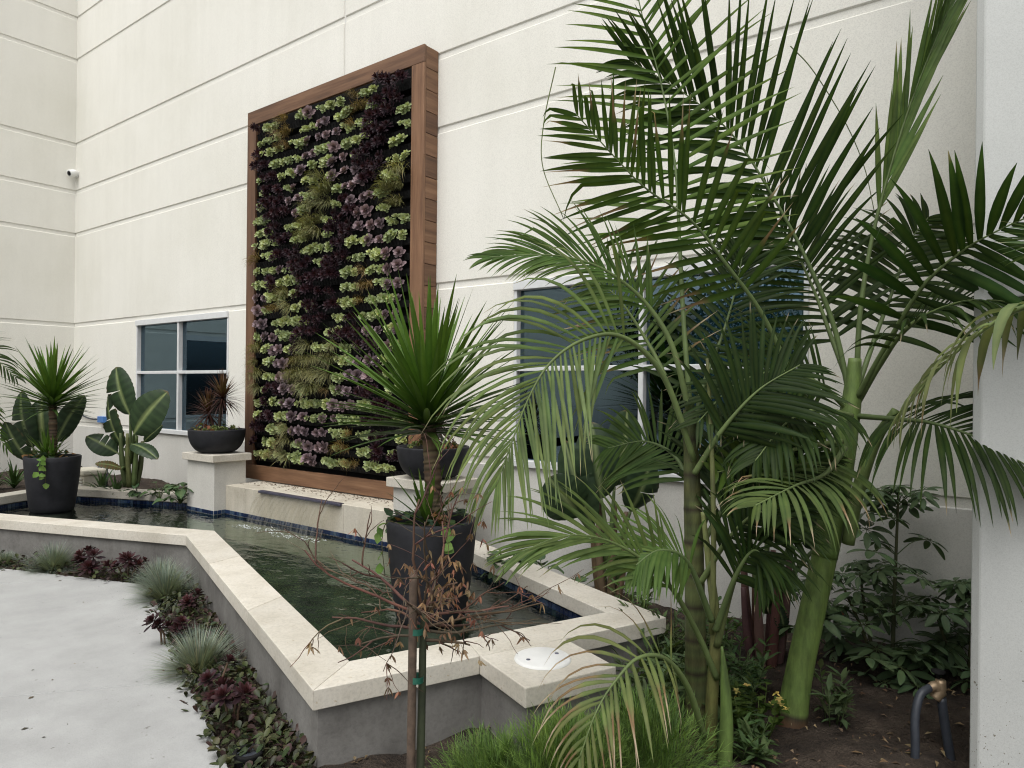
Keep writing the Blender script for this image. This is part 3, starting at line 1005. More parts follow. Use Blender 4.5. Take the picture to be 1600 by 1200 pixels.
# ------------------------------------------------------------------ yuccas
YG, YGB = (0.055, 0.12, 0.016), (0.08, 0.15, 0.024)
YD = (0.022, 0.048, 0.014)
def yucca(base, top, label, n, L, tr, pups):
    base, top = Vector(base), Vector(top)
    t = thing('yucca', label, 'yucca', base)
    mb = MB()
    pts = spline([base, base.lerp(top, .5) + Vector((.012, 0, 0)), top], 60)
    radii = [tr * (1 + random.choice((0, 0, .14)) + random.uniform(-.08, .08)) * (1.12 - .2 * i / 59) for i in range(60)]
    cols = [jit(random.choice([(.15, .11, .075), (.12, .085, .06), (.055, .04, .028)]), .25) for i in range(60)]
    tube(mb, pts, radii, 14, cols=cols)
    mb.build('trunk', M['bark'], t)
    def head(c, n, L, w, el0, el1, spread=.07):
        for k in range(n):
            f = k / (n - 1)                        # inner upright leaves first
            a = k * 2.39996
            el = RAD(88 - (88 - el0) * f ** .68 + random.uniform(-7, 7))
            d = Vector((math.cos(a) * math.cos(el), math.sin(a) * math.cos(el), math.sin(el)))
            o = c + Vector((0, 0, spread * 2.4 * (.5 - f))) + Vector((math.cos(a), math.sin(a), 0)) * tr * .5
            l = L * random.uniform(.86, 1.08) * (0.8 + .2 * math.sin(math.pi * min(1, f + .25)))
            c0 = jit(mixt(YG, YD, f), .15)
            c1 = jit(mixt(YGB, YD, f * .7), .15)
            m2 = MB()
            blade(m2, o, d, l, w * random.uniform(.85, 1.1), random.uniform(0.05, .25) + .25 * f * f, 7, c0, c1, .35, wbase=.75, curl=random.uniform(-.3, .3))
            m2.build('leaf', M['thick'], t)
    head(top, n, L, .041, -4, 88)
    for (pp, n2, L2, w2) in pups:
        head(Vector(pp), n2, L2, w2, 10, 88, .03)
    return t
zs = .30 + .585 * .9
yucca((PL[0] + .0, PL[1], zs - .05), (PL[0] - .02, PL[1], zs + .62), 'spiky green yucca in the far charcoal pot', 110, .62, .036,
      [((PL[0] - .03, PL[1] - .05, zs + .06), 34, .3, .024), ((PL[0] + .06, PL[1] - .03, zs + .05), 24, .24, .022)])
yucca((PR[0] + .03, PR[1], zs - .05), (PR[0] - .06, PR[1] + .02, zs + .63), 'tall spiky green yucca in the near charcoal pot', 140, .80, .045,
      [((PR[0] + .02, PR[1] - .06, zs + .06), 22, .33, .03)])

# ------------------------------------------------------------------ burgundy cordylines and bowl fillers
CR, CD = (0.085, 0.030, 0.022), (0.022, 0.009, 0.012)
def cordyline(x, y, z, heads, label):
    t = thing('cordyline', label, 'cordyline', (x, y, z))
    for hx, hy, hz, n, L in heads:
        c = Vector((x + hx, y + hy, z + hz))
        tm = MB()
        tube(tm, spline([Vector((x + hx * .3, y + hy * .3, z - .05)), c.lerp(Vector((x, y, z)), .4), c], 10), [.018, .014], 8, (.07, .05, .04))
        tm.build('stem', M['bark'], t)
        mb = MB()
        for k in range(n):
            f = k / n
            a = k * 2.39996
            el = RAD(86 - 120 * f + random.uniform(-9, 9))
            d = Vector((math.cos(a) * math.cos(el), math.sin(a) * math.cos(el), math.sin(el)))
            olive = (0.11, 0.095, 0.03)
            ca = jit(mixt(olive if f < .35 else CR, CD, f), .2)
            cb = jit(mixt(CR, CD, f * .8), .2)
            blade(mb, c + Vector((0, 0, .05 * (.5 - f))), d, L * random.uniform(.8, 1.1), .0135, .35 + .9 * f, 7, ca, cb, .3)
        tag(mb.build('foliage', M['thick'], t), kind='stuff')
    return t
def small_leaf(mb, p, d, nrm, l, w, c):
    d = d.normalized()
    s = d.cross(nrm).normalized()
    n = s.cross(d)
    vs = [p, p + d * (.35 * l) - s * (w * .5) + n * (.1 * w), p + d * (.4 * l), p + d * (.35 * l) + s * (w * .5) + n * (.1 * w), p + d * (.75 * l) - s * (w * .33), p + d * (.75 * l) + s * (w * .33), p + d * l - n * (.1 * l)]
    c2 = mixt(c, (c[0] * 1.3, c[1] * 1.25, c[2] * 1.2), .6)
    mb.add(vs, [(0, 2, 1), (0, 3, 2), (1, 2, 6, 4), (2, 3, 5, 6)], [c, c, c2, c, c, c, c])
def bowl_fill(x, y, z, r, side, label):
    t = thing('trailing_sedum', label, 'sedum', (x, y, z))
    mb = MB()
    for k in range(26):
        a, q = random.uniform(0, 6.28), r * math.sqrt(random.uniform(.25, 1))
        c = random.choice([((.26, .27, .07), (.14, .16, .04)), ((.15, .2, .06), (.08, .12, .03))])
        rosette(mb, Vector((x + q * math.cos(a), y + q * math.sin(a), z + random.uniform(0, .04))), Vector((math.cos(a) * .5, math.sin(a) * .5, 1)), random.uniform(.03, .055), 14, .014, c[0], c[1], 10, 85)
    mb.build('rosettes', M['succ'], t)
    mb = MB()
    for k in range(60):
        a = side + random.gauss(0, 1.0)
        q = r * random.uniform(.6, 1.15)
        p = Vector((x + q * math.cos(a), y + q * math.sin(a), z + random.uniform(-.06, .07)))
        c = jit(random.choice([(.30, .13, .075), (.26, .11, .07), (.16, .19, .06), (.24, .22, .07)]), .2)
        small_leaf(mb, p, sphere_dir(-60, 50), sphere_dir(20, 90), random.uniform(.035, .06), .04, c)
    tag(mb.build('leaves', M['dry'], t), kind='stuff')
    return t
cordyline(pxl, pyl, 1.14, [(.07, .02, .36, 150, .29), (-.10, -.04, .2, 120, .27)], 'burgundy cordyline in the bowl left of the living wall')
cordyline(pxr, pyr, 1.14, [(-.04, .03, .26, 140, .32), (.09, -.04, .19, 110, .28)], 'burgundy cordyline in the bowl behind the near yucca')
bowl_fill(pxl, pyl, 1.16, .22, -2.6, 'low sedum and rusty leaves around the left bowl rim')
bowl_fill(pxr, pyr, 1.16, .22, 0.3, 'low green sedum around the right bowl rim')
def ivy_in(P_, label, spill):
    t = thing('ivy', label, 'ivy', (P_[0], P_[1], zs))
    mb, vm = MB(), MB()
    for k in range(46):
        a, q = random.uniform(0, 6.28), .24 * math.sqrt(random.uniform(.1, 1))
        p = Vector((P_[0] + q * math.cos(a), P_[1] + q * math.sin(a), zs + random.uniform(0, .1)))
        c = jit(random.choice([(.05, .085, .05), (.08, .12, .06), (.04, .07, .045), (.22, .12, .06)]), .15)
        small_leaf(mb, p, sphere_dir(-20, 50), sphere_dir(30, 90), random.uniform(.045, .075), .06, c)
    for (a, dr) in spill:
        e = Vector((P_[0] + .268 * math.cos(a), P_[1] + .268 * math.sin(a), zs + .07))
        s0 = Vector((P_[0] + .15 * math.cos(a), P_[1] + .15 * math.sin(a), zs))
        out = Vector((math.cos(a), math.sin(a), 0))
        pts = spline([s0, e, e + out * .04 + Vector((0, 0, -.1)), e + out * .02 + Vector((0, 0, -dr))], 16)
        tube(vm, pts, [.003, .002], 5, (.08, .07, .03))
        for p in pts[6::2]:
            small_leaf(mb, p, out + sphere_dir(-60, 10), out + sphere_dir(0, 40) * .5, random.uniform(.05, .075), .065, jit((.13, .22, .06), .2))
    vm.build('vine', M['bark'], t)
    tag(mb.build('leaves', M['leaf'], t), kind='stuff')
ivy_in(PL, 'ivy spilling from the far pot', [(-.55, .3), (-.75, .22)])
ivy_in(PR, 'ivy with dry leaves around the yucca in the near pot', [(-1.9, .3), (-.6, .12)])

# ------------------------------------------------------------------ bird of paradise plants
BG, BGL = (0.018, 0.034, 0.017), (0.03, 0.052, 0.025)
def paddle_leaf(t, base, elbow, tip, w, up, label=None, tears=(), cols=(BG, BGL), pr=.016, cup=.22, petc=(.085, .12, .05)):
    """petiole from base to elbow, blade from elbow to tip; tears = fractions where the blade is split"""
    base, elbow, tip = Vector(base), Vector(elbow), Vector(tip)
    pm = MB()
    mid = base.lerp(elbow, .5) + Vector((0, 0, .03))
    tube(pm, spline([base, mid, elbow], 12), [pr * 1.5, pr, pr * .6], 8, petc)
    leaf = pm.build('leaf_stalk', M['thick'], t)
    # blade
    nL, nW = 22, 5
    L = (tip - elbow).length
    ax = (tip - elbow).normalized()
    up = RIGHT * up[0] + VIEW * up[1] + UP * up[2]
    up = (up - ax * up.dot(ax)).normalized()
    s = ax.cross(up).normalized()
    bend = -0.10 * L
    bm_ = MB()
    for sd in (-1, 1):
        segs_ = []
        cur = []
        for i in range(nL + 1):
            f = i / nL
            if any(abs(f - x * 1.0) < .5 / nL and tsd == sd for x, tsd in tears) and cur:
                cur.append((f - .004, -.03)); segs_.append(cur); cur = [(f + .004, .03)]
            cur.append((f, 0)) if not cur or f > cur[-1][0] + .004 else None
        segs_.append(cur)
        for q, sg_ in enumerate(segs_):
            if len(sg_) < 2: continue
            vs, cs = [], []
            dr = random.uniform(-.03, .05) if len(segs_) > 1 else 0
            for f, sh_ in sg_:
                prof = (math.sin(math.pi * min(1, f * .93 + .06)) ** .55) * (1 - .12 * f)
                if f > .985: prof *= .3
                c0 = elbow + ax * (L * f) + up * (bend * math.sin(math.pi * f) * -.6) - up * (.10 * L * f * f)
                for j in range(nW + 1):
                    g_ = j / nW
                    hw = w * .5 * prof * g_
                    rip = .006 * math.sin(f * 60) * g_
                    vs.append(c0 + s * (sd * hw) + up * (cup * hw * (1.1 - g_ * 1.3) + rip - dr * g_ * g_) + ax * (.10 * w * g_ * (1 - f) + sh_ * L * g_ * g_))
                    c = mixt(cols[0], cols[1], .5 + .5 * math.sin(f * 95))
                    if j == 0: c = (.16, .20, .09)
                    if f > .97 or (len(segs_) > 1 and g_ > .99 and random.random() < .4): c = mixt(c, (.12, .07, .035), .6)
                    cs.append(c)
            n_ = nW + 1
            fs = []
            for i in range(len(sg_) - 1):
                for j in range(nW):
                    a = i * n_ + j
                    fs.append((a, a + 1, a + n_ + 1, a + n_) if sd > 0 else (a, a + n_, a + n_ + 1, a + 1))
            bm_.add(vs, fs, cs)
    bl = bm_.build('leaf_blade', M['thick'], leaf)
    if label: bl['label'] = label
    return leaf
def bop(label, base, leaves, stemc=(.10, .12, .05), clump=.09, nst=7, sh=.45):
    base = Vector(base)
    t = thing('bird_of_paradise', label, 'plant', base)
    for k in range(nst):
        a = k * 2 * math.pi / nst
        o = base + Vector((math.cos(a) * clump * .6, math.sin(a) * clump * .6, -.05))
        tp = base + Vector((math.cos(a) * clump * 1.3, math.sin(a) * clump * 1.3, sh * random.uniform(.7, 1.1)))
        mb = MB()
        tube(mb, spline([o, o.lerp(tp, .5) + Vector((math.cos(a), math.sin(a), 0)) * .01, tp], 10), [.03, .026, .015], 8, jit(stemc, .25))
        mb.build('stem', M['thick'], t)
    for lf in leaves:
        paddle_leaf(t, *lf[:5], **lf[5])
    return t
# far plant beside the small window
D0 = 7.75
b0 = at(205, 752, D0)
T_ = [-Vector(VIEW) * .9 + UP * .4]
bop('bird of paradise with broad paddle leaves beside the small window', b0, [
    (b0 + Vector((0, 0, .25)), at(203, 648, D0 - .05), at(176, 573, D0 + .0), .34, (-.3, -.8, .5), dict(tears=((.5, -1),))),
    (b0 + Vector((.03, 0, .25)), at(209, 678, D0 - .15), at(256, 612, D0 - .25), .42, (.2, -.9, .45), dict()),
    (b0 + Vector((-.03, 0, .2)), at(193, 700, D0), at(160, 617, D0 + .05), .30, (-.6, -.7, .4), dict(tears=((.3, -1), (.55, -1), (.7, 1)))),
    (b0 + Vector((-.05, 0, .15)), at(184, 708, D0), at(135, 680, D0 - .1), .26, (-.1, -.8, .6), dict(tears=((.4, 1), (.6, 1)))),
    (b0 + Vector((.03, -.03, .2)), at(206, 694, D0 - .2), at(245, 712, D0 - .4), .2, (.1, -.5, .9), dict(cup=.5)),
    (b0 + Vector((-.03, -.05, .1)), at(190, 732, D0 - .2), at(150, 722, D0 - .35), .14, (0, -.6, .8), dict(cols=((.09, .05, .02), (.06, .07, .03)))),
    (b0 + Vector((.05, 0, .2)), at(225, 690, D0 + .1), at(252, 664, D0 + .1), .12, (.5, -.7, .5), dict()),
], nst=8, sh=.5)
D1 = 7.9
b1 = at(62, 750, D1)
bop('bird of paradise leaves behind the far yucca pot', b1, [
    (b1, at(52, 700, D1), at(25, 612, D1), .34, (-.3, -.9, .3), dict(tears=((.5, -1),))),
    (b1, at(70, 700, D1), at(62, 622, D1 + .05), .40, (.1, -.9, .4), dict()),
    (b1, at(88, 690, D1), at(128, 618, D1), .26, (.3, -.9, .4), dict()),
    (b1, at(45, 720, D1 - .2), at(5, 660, D1 - .3), .25, (-.2, -.8, .6), dict(tears=((.3, 1), (.6, -1)))),
], nst=6, sh=.35)
# behind the pool rim, under the big window
D2 = 4.75
b2 = at(952, 930, D2)
bop('bird of paradise with purple stems behind the near pool rim', b2, [
    (b2 + Vector((0, 0, .2)), at(905, 808, D2 - .1), at(860, 748, D2 - .2), .34, (-.3, -.8, .5), dict()),
    (b2 + Vector((0, 0, .2)), at(940, 780, D2), at(925, 660, D2), .32, (-.1, -.95, .2), dict()),
    (b2 + Vector((0, 0, .2)), at(960, 760, D2), at(985, 640, D2 + .05), .30, (.3, -.9, .2), dict()),
    (b2 + Vector((.03, 0, .2)), at(985, 800, D2 - .1), at(1020, 720, D2 - .15), .26, (.3, -.9, .4), dict(tears=((.4, 1),))),
    (b2 + Vector((.05, 0, .1)), at(995, 860, D2 - .2), at(1030, 890, D2 - .35), .18, (.1, -.6, .8), dict()),
    (b2 + Vector((-.05, 0, .1)), at(925, 820, D2), at(880, 690, D2 + .05), .26, (-.4, -.8, .3), dict()),
], stemc=(.12, .085, .06), nst=7, sh=.55)
D3 = 3.95
b3 = at(1195, 1040, D3)
bop('bird of paradise with maroon stems between the two big palms', b3, [
    (b3 + Vector((0, 0, .3)), at(1240, 840, D3 - .2), at(1215, 740, D3 - .35), .34, (.1, -.9, .3), dict()),
    (b3 + Vector((.03, 0, .3)), at(1270, 860, D3 - .1), at(1280, 750, D3 - .2), .3, (.4, -.8, .3), dict()),
    (b3 + Vector((-.03, 0, .3)), at(1170, 830, D3), at(1140, 680, D3 + .1), .3, (-.2, -.9, .2), dict()),
    (b3 + Vector((.0, 0, .3)), at(1200, 800, D3), at(1205, 640, D3 + .1), .32, (.0, -.9, .2), dict()),
    (b3 + Vector((.05, 0, .1)), at(1225, 990, D3 - .1), at(1215, 940, D3 - .1), .12, (.4, -.8, .3), dict()),
], stemc=(.13, .07, .065), clump=.1, nst=8, sh=.6)
# ------------------------------------------------------------------ palms
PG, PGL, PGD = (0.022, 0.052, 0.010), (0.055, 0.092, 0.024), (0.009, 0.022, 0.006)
BROWN, STRAW = (0.15, 0.095, 0.06), (0.33, 0.275, 0.215)
class Palm:
    def __init__(s, label, base, group='palms in the courtyard bed'):
        s.t = thing('palm_tree', label, 'palm', base, group)
        s.rest = MB()
        s.count = 0
    def leaflet(s, rach, o, T, d, l, w, droop, col, col2, brown, single, broken):
        segs = 7
        d = d.normalized()
        step = l / segs
        p = Vector(o)
        sd = (T - d * T.dot(d))
        if sd.length < 1e-3: sd = UP.cross(d)
        sd.normalize()
        tw = random.uniform(-.5, .5)
        vs, cs = [], []
        for i in range(segs + 1):
            t = i / segs
            sd = (sd - d * sd.dot(d)).normalized()
            n = sd.cross(d)
            ww = w * min(1, .45 + t * 2.4) * (1 if t < .4 else max(.03, 1 - ((t - .4) / .6) ** 1.6))
            c = mixt(col, col2, t)
            if brown and t > 1 - brown:
                c = mixt(c, BROWN if t < 1 - brown * .55 else STRAW, .85)
                ww *= .5
            vs += [p - sd * (ww / 2) + n * (.16 * ww), p.copy(), p + sd * (ww / 2) + n * (.16 * ww)]
            cs += [c, mixt(c, (c[0] * 1.6 + .015, c[1] * 1.4 + .015, c[2] * 1.5), .55), c]
            p = p + d * step
            g = droop * step / l * (.3 + 1.4 * t)
            if broken and t > broken: g += 3.2 * step / l * 2
            d = (d + Vector((0, 0, -g))).normalized()
            sd = sd + n * (tw / segs)
        fs = []
        for i in range(segs):
            a = i * 3
            fs += [(a, a + 1, a + 4, a + 3), (a + 1, a + 2, a + 5, a + 4)]
        if single and s.count < 300:
            s.count += 1
            mb = MB()
            mb.add(vs, fs, cs)
            mb.build('leaflet', M['leaf'], rach)
        else:
            s.rest.add(vs, fs, cs)
    def frond(s, pts, n=30, t0=.3, L=.6, W=.03, face=1.0, twist=0, a0=68, a1=22, lift=8, droop=.5, col=PG, col2=None, brown=0.07, pb=0.25, broken=0.05,
              single=True, sides=(1, -1), r0=.014, prof=None, rc=(.11, .15, .06), sideL=(1, 1), sdroop=None, label=None):
        pts = [at(*p) for p in pts]
        m = 60
        C_ = spline(pts, m)
        rm = MB()
        tube(rm, C_, [r0, r0 * .8, r0 * .5, r0 * .25, .0025], 8, rc)
        rach = rm.build('frond', M['thick'], s.t)
        if label: rach['label'] = label
        for k in range(n):
            f = k / (n - 1)
            for si in sides:
                t = min(.995, t0 + (1 - t0) * (f ** .93) + random.uniform(-.5, .5) / n * .35)
                x = t * (m - 1)
                i = min(int(x), m - 2)
                o = C_[i].lerp(C_[i + 1], x - i)
                T = (C_[min(i + 2, m - 1)] - C_[max(i - 1, 0)]).normalized()
                nv = UP.lerp((EYE - o).normalized(), face)
                nv = (nv - T * nv.dot(T)).normalized()
                if twist: nv = Matrix.Rotation(RAD(twist), 3, T) @ nv
                sv = T.cross(nv).normalized() * si
                a = RAD(a0 + (a1 - a0) * f + random.uniform(-5, 5))
                li = RAD(lift + random.uniform(-7, 7))
                d = T * math.cos(a) + (sv * math.cos(li) + nv * math.sin(li)) * math.sin(a)
                pl = (.55 + .45 * math.sin(math.pi * min(1, f * .8 + .18))) * (1 - .45 * f * f) if prof is None else prof(f)
                l = L * pl * random.uniform(.92, 1.06) * sideL[0 if si > 0 else 1]
                br = brown * random.uniform(.5, 1.5) if random.random() < pb else 0
                dr = droop if sdroop is None else (sdroop[0] if si > 0 else sdroop[1])
                c = jit(col, .18)
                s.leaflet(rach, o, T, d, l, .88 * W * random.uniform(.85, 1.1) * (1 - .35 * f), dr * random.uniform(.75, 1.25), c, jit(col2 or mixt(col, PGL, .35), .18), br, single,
                          random.uniform(.4, .7) if random.random() < broken else 0)
        return rach
    def done(s):
        if s.rest.v:
            tag(s.rest.build('leaflets', M['leaf'], s.t), kind='stuff')

def stalk(t, name, pts, radii, colf, sides=16, n=50, rings=0, mat='trunk'):
    P_ = spline([at(*p) for p in pts], n)
    rr = [lerp_list(radii, i / (n - 1)) * (1 + (.035 if rings and i % rings == 0 else 0)) for i in range(n)]
    mb = MB()
    tube(mb, P_, rr, sides, cols=[colf(i / (n - 1), i) for i in range(n)])
    return mb.build(name, M[mat], t)

# -- the stout palm with the green trunk
R = Palm('stout palm with smooth bright green trunk near the pier', at(1225, 1180, 3.3))
def cR(f, i):
    if f < .22: return jit((.085, .05, .035), .15)
    if f < .245: return (.035, .03, .02)
    return jit(mixt((.105, .155, .05), (.08, .125, .032), f), .05)
stalk(R.t, 'trunk', [(1216, 1240, 3.28), (1233, 1150, 3.3), (1247, 1060, 3.31), (1268, 960, 3.32), (1287, 875, 3.33), (1302, 805, 3.34), (1316, 735, 3.35)], [.10, .072, .061, .058, .056, .054, .048], cR, 24, 70)
stalk(R.t, 'crownshaft', [(1288, 870, 3.325), (1303, 790, 3.34), (1318, 705, 3.35), (1330, 630, 3.36), (1336, 560, 3.36)], [.058, .062, .055, .044, .028], lambda f, i: jit(mixt((.075, .12, .03), (.11, .16, .05), f), .04), 20, 40)
stalk(R.t, 'leaf_base', [(1325, 850, 3.26), (1340, 770, 3.24), (1368, 690, 3.2), (1400, 640, 3.15)], [.028, .03, .024, .018], lambda f, i: (.09, .13, .045), 10, 24)
R.frond([(1330, 630, 3.36), (1303, 510, 3.4), (1262, 410, 3.42), (1215, 320, 3.45), (1148, 215, 3.5), (1075, 150, 3.55), (985, 95, 3.6)], n=36, t0=.34, L=.72, W=.042, a0=60, a1=22, lift=8, droop=.2, col=(.011, .028, .006), col2=(.02, .045, .008), brown=.08, pb=.06, sdroop=(.12, .7), sideL=(1.1, .8))
R.frond([(1300, 690, 3.3), (1240, 590, 3.25), (1190, 490, 3.2), (1140, 420, 3.15), (1080, 345, 3.1), (1010, 295, 3.05), (960, 245, 3.0), (900, 178, 2.95)], n=28, t0=.36, L=.5, W=.034, a0=68, a1=32, lift=5, droop=.2, col=(.028, .06, .012), brown=.4, pb=.5, broken=.25)
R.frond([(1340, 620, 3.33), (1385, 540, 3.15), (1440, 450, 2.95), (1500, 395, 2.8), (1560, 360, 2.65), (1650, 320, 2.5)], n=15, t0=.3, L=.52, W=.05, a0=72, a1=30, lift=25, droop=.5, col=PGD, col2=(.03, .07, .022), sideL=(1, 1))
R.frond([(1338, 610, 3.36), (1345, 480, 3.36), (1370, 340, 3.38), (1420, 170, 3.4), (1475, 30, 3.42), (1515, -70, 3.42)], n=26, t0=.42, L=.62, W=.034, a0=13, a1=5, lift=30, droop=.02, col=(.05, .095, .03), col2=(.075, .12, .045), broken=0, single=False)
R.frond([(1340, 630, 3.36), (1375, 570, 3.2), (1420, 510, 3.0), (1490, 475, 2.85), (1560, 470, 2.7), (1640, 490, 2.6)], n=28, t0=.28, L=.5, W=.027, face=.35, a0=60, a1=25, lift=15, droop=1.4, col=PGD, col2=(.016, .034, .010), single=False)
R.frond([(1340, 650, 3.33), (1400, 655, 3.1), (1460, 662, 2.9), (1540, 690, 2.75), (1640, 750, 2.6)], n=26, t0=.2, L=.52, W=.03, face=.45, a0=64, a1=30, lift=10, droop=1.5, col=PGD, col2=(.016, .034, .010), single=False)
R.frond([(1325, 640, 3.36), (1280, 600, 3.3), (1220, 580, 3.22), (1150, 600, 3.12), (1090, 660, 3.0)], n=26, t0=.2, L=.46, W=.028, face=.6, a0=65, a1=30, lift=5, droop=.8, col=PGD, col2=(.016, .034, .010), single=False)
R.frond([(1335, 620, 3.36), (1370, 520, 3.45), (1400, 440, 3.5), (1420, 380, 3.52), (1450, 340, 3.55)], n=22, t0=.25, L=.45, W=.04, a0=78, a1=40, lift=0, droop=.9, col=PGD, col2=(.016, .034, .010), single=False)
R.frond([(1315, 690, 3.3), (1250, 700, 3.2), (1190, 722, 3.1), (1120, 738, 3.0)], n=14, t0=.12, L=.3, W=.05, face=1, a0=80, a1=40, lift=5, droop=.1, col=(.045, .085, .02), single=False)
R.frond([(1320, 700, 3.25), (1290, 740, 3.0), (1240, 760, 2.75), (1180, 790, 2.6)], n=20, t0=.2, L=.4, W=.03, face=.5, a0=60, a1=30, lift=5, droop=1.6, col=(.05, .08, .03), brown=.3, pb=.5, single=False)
for pp in ([(1235, 72, 3.42), (1270, 110, 3.4), (1320, 190, 3.38), (1350, 260, 3.37), (1366, 330, 3.36)], [(868, 105, 3.3), (850, 190, 3.2), (848, 260, 3.1), (880, 340, 3.0)]):
    stalk(R.t, 'rein_fibre', pp, [.003, .002], lambda f, i: (.07, .09, .03), 5, 24)
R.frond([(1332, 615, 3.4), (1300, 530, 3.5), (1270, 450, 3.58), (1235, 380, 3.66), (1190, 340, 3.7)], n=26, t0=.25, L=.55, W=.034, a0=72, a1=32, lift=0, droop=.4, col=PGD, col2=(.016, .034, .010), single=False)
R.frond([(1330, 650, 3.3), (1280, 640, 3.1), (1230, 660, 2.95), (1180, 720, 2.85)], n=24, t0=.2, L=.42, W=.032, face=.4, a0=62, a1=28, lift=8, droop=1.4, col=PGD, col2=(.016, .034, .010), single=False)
R.done()

# -- the clumping palm in front, several slim stems
Q = Palm('clumping palm with slim ringed stems in front of the large window', at(1095, 1180, 3.1))
def ringcol(f, i): return jit((.08, .09, .038), .2) if i % 7 else (.035, .028, .018)
stalk(Q.t, 'stem', [(1092, 1240, 3.12), (1088, 1100, 3.12), (1086, 950, 3.12), (1083, 800, 3.12), (1077, 640, 3.12)], [.05, .048, .044, .04, .026], ringcol, 18, 84, 7)
stalk(Q.t, 'stem', [(1108, 1230, 3.0), (1112, 1100, 2.98), (1118, 980, 2.97), (1108, 880, 3.0), (1098, 800, 3.02)], [.027, .026, .022, .016, .009], lambda f, i: jit(mixt((.085, .085, .03), (.12, .14, .06), f), .08), 14, 50)
stalk(Q.t, 'stem', [(1130, 1230, 2.9), (1135, 1140, 2.9), (1133, 1070, 2.9), (1128, 1010, 2.9)], [.032, .028, .02, .005], lambda f, i: (.085, .13, .04), 12, 24)
stalk(Q.t, 'stem', [(1120, 1010, 2.95), (1140, 930, 2.9), (1165, 850, 2.88), (1190, 790, 2.86)], [.016, .012, .01, .008], lambda f, i: (.09, .11, .045), 8, 24)
stalk(Q.t, 'stem', [(1112, 990, 2.96), (1115, 850, 2.95), (1112, 700, 2.98), (1105, 560, 3.0)], [.014, .012, .01, .007], lambda f, i: (.11, .12, .05), 8, 24)
LG, LGL = (.075, .118, .04), (.125, .17, .075)
Q.frond([(1080, 660, 3.12), (1068, 500, 3.2), (1062, 380, 3.3), (1055, 260, 3.4), (1035, 140, 3.5), (1005, 30, 3.55), (985, -60, 3.6)], n=27, t0=.34, L=.66, W=.032, a0=80, a1=38, lift=0, droop=.2, col=(.04, .085, .014), col2=(.07, .115, .022), r0=.013)
Q.frond([(1085, 720, 3.05), (1045, 605, 3.0), (1007, 550, 2.95), (960, 523, 2.88), (907, 533, 2.8), (860, 567, 2.72), (827, 620, 2.66), (800, 690, 2.6), (775, 760, 2.56)], n=36, t0=.34, L=.6, W=.02, face=.75, a0=62, a1=14, lift=10, droop=1.0, col=LG, col2=LGL, sdroop=(2.2, .35), broken=.06)
Q.frond([(1076, 640, 3.1), (1050, 540, 3.1), (1010, 475, 3.1), (955, 428, 3.05), (900, 405, 3.0), (840, 398, 2.95), (765, 402, 2.9)], n=32, t0=.3, L=.38, W=.02, face=.6, a0=38, a1=12, lift=14, droop=.8, col=(.04, .085, .022), col2=LG)
Q.frond([(1120, 1060, 2.95), (1090, 990, 2.9), (1050, 920, 2.8), (1000, 872, 2.7), (940, 842, 2.6), (880, 838, 2.5), (815, 862, 2.42)], n=26, t0=.34, L=.46, W=.021, face=.7, a0=28, a1=8, lift=10, droop=.6, col=LG, col2=(.09, .14, .05), single=False)
Q.frond([(1100, 1150, 2.8), (1075, 1075, 2.7), (1040, 1030, 2.6), (998, 1028, 2.5), (961, 1065, 2.42), (932, 1112, 2.35), (905, 1185, 2.3)], n=17, t0=.3, L=.40, W=.022, face=.6, a0=62, a1=25, lift=15, droop=1.8, col=(.085, .12, .045), col2=(.12, .15, .06), brown=.5, pb=.75, single=False, sdroop=(2.6, 1.0))
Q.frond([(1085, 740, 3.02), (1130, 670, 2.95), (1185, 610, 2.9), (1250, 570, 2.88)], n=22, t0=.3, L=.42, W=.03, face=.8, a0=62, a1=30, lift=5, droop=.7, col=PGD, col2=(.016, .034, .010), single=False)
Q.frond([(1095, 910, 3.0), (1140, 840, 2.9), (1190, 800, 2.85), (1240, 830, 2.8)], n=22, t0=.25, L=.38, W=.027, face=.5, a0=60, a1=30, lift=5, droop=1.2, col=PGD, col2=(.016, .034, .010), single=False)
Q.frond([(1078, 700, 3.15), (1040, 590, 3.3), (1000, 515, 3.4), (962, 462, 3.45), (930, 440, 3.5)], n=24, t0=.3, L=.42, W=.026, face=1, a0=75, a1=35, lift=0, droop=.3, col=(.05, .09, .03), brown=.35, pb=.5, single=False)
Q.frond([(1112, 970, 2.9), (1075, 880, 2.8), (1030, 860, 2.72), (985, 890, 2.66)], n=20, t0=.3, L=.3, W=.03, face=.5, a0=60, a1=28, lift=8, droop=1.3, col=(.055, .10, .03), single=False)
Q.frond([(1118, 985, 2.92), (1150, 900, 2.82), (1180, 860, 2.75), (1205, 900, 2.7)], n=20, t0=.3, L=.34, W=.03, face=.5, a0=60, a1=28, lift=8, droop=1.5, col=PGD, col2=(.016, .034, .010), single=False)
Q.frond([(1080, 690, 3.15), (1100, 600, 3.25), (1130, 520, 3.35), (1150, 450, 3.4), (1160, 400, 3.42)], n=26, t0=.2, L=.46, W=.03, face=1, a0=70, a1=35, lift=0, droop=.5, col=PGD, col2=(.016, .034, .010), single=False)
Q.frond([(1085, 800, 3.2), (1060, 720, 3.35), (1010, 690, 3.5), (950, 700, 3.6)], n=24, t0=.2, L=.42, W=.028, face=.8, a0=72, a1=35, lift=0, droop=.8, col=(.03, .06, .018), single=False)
Q.frond([(1090, 860, 3.1), (1150, 770, 3.15), (1220, 720, 3.2), (1290, 730, 3.2)], n=26, t0=.2, L=.44, W=.034, face=.6, a0=66, a1=30, lift=0, droop=1.0, col=PGD, col2=(.016, .034, .010), single=False)
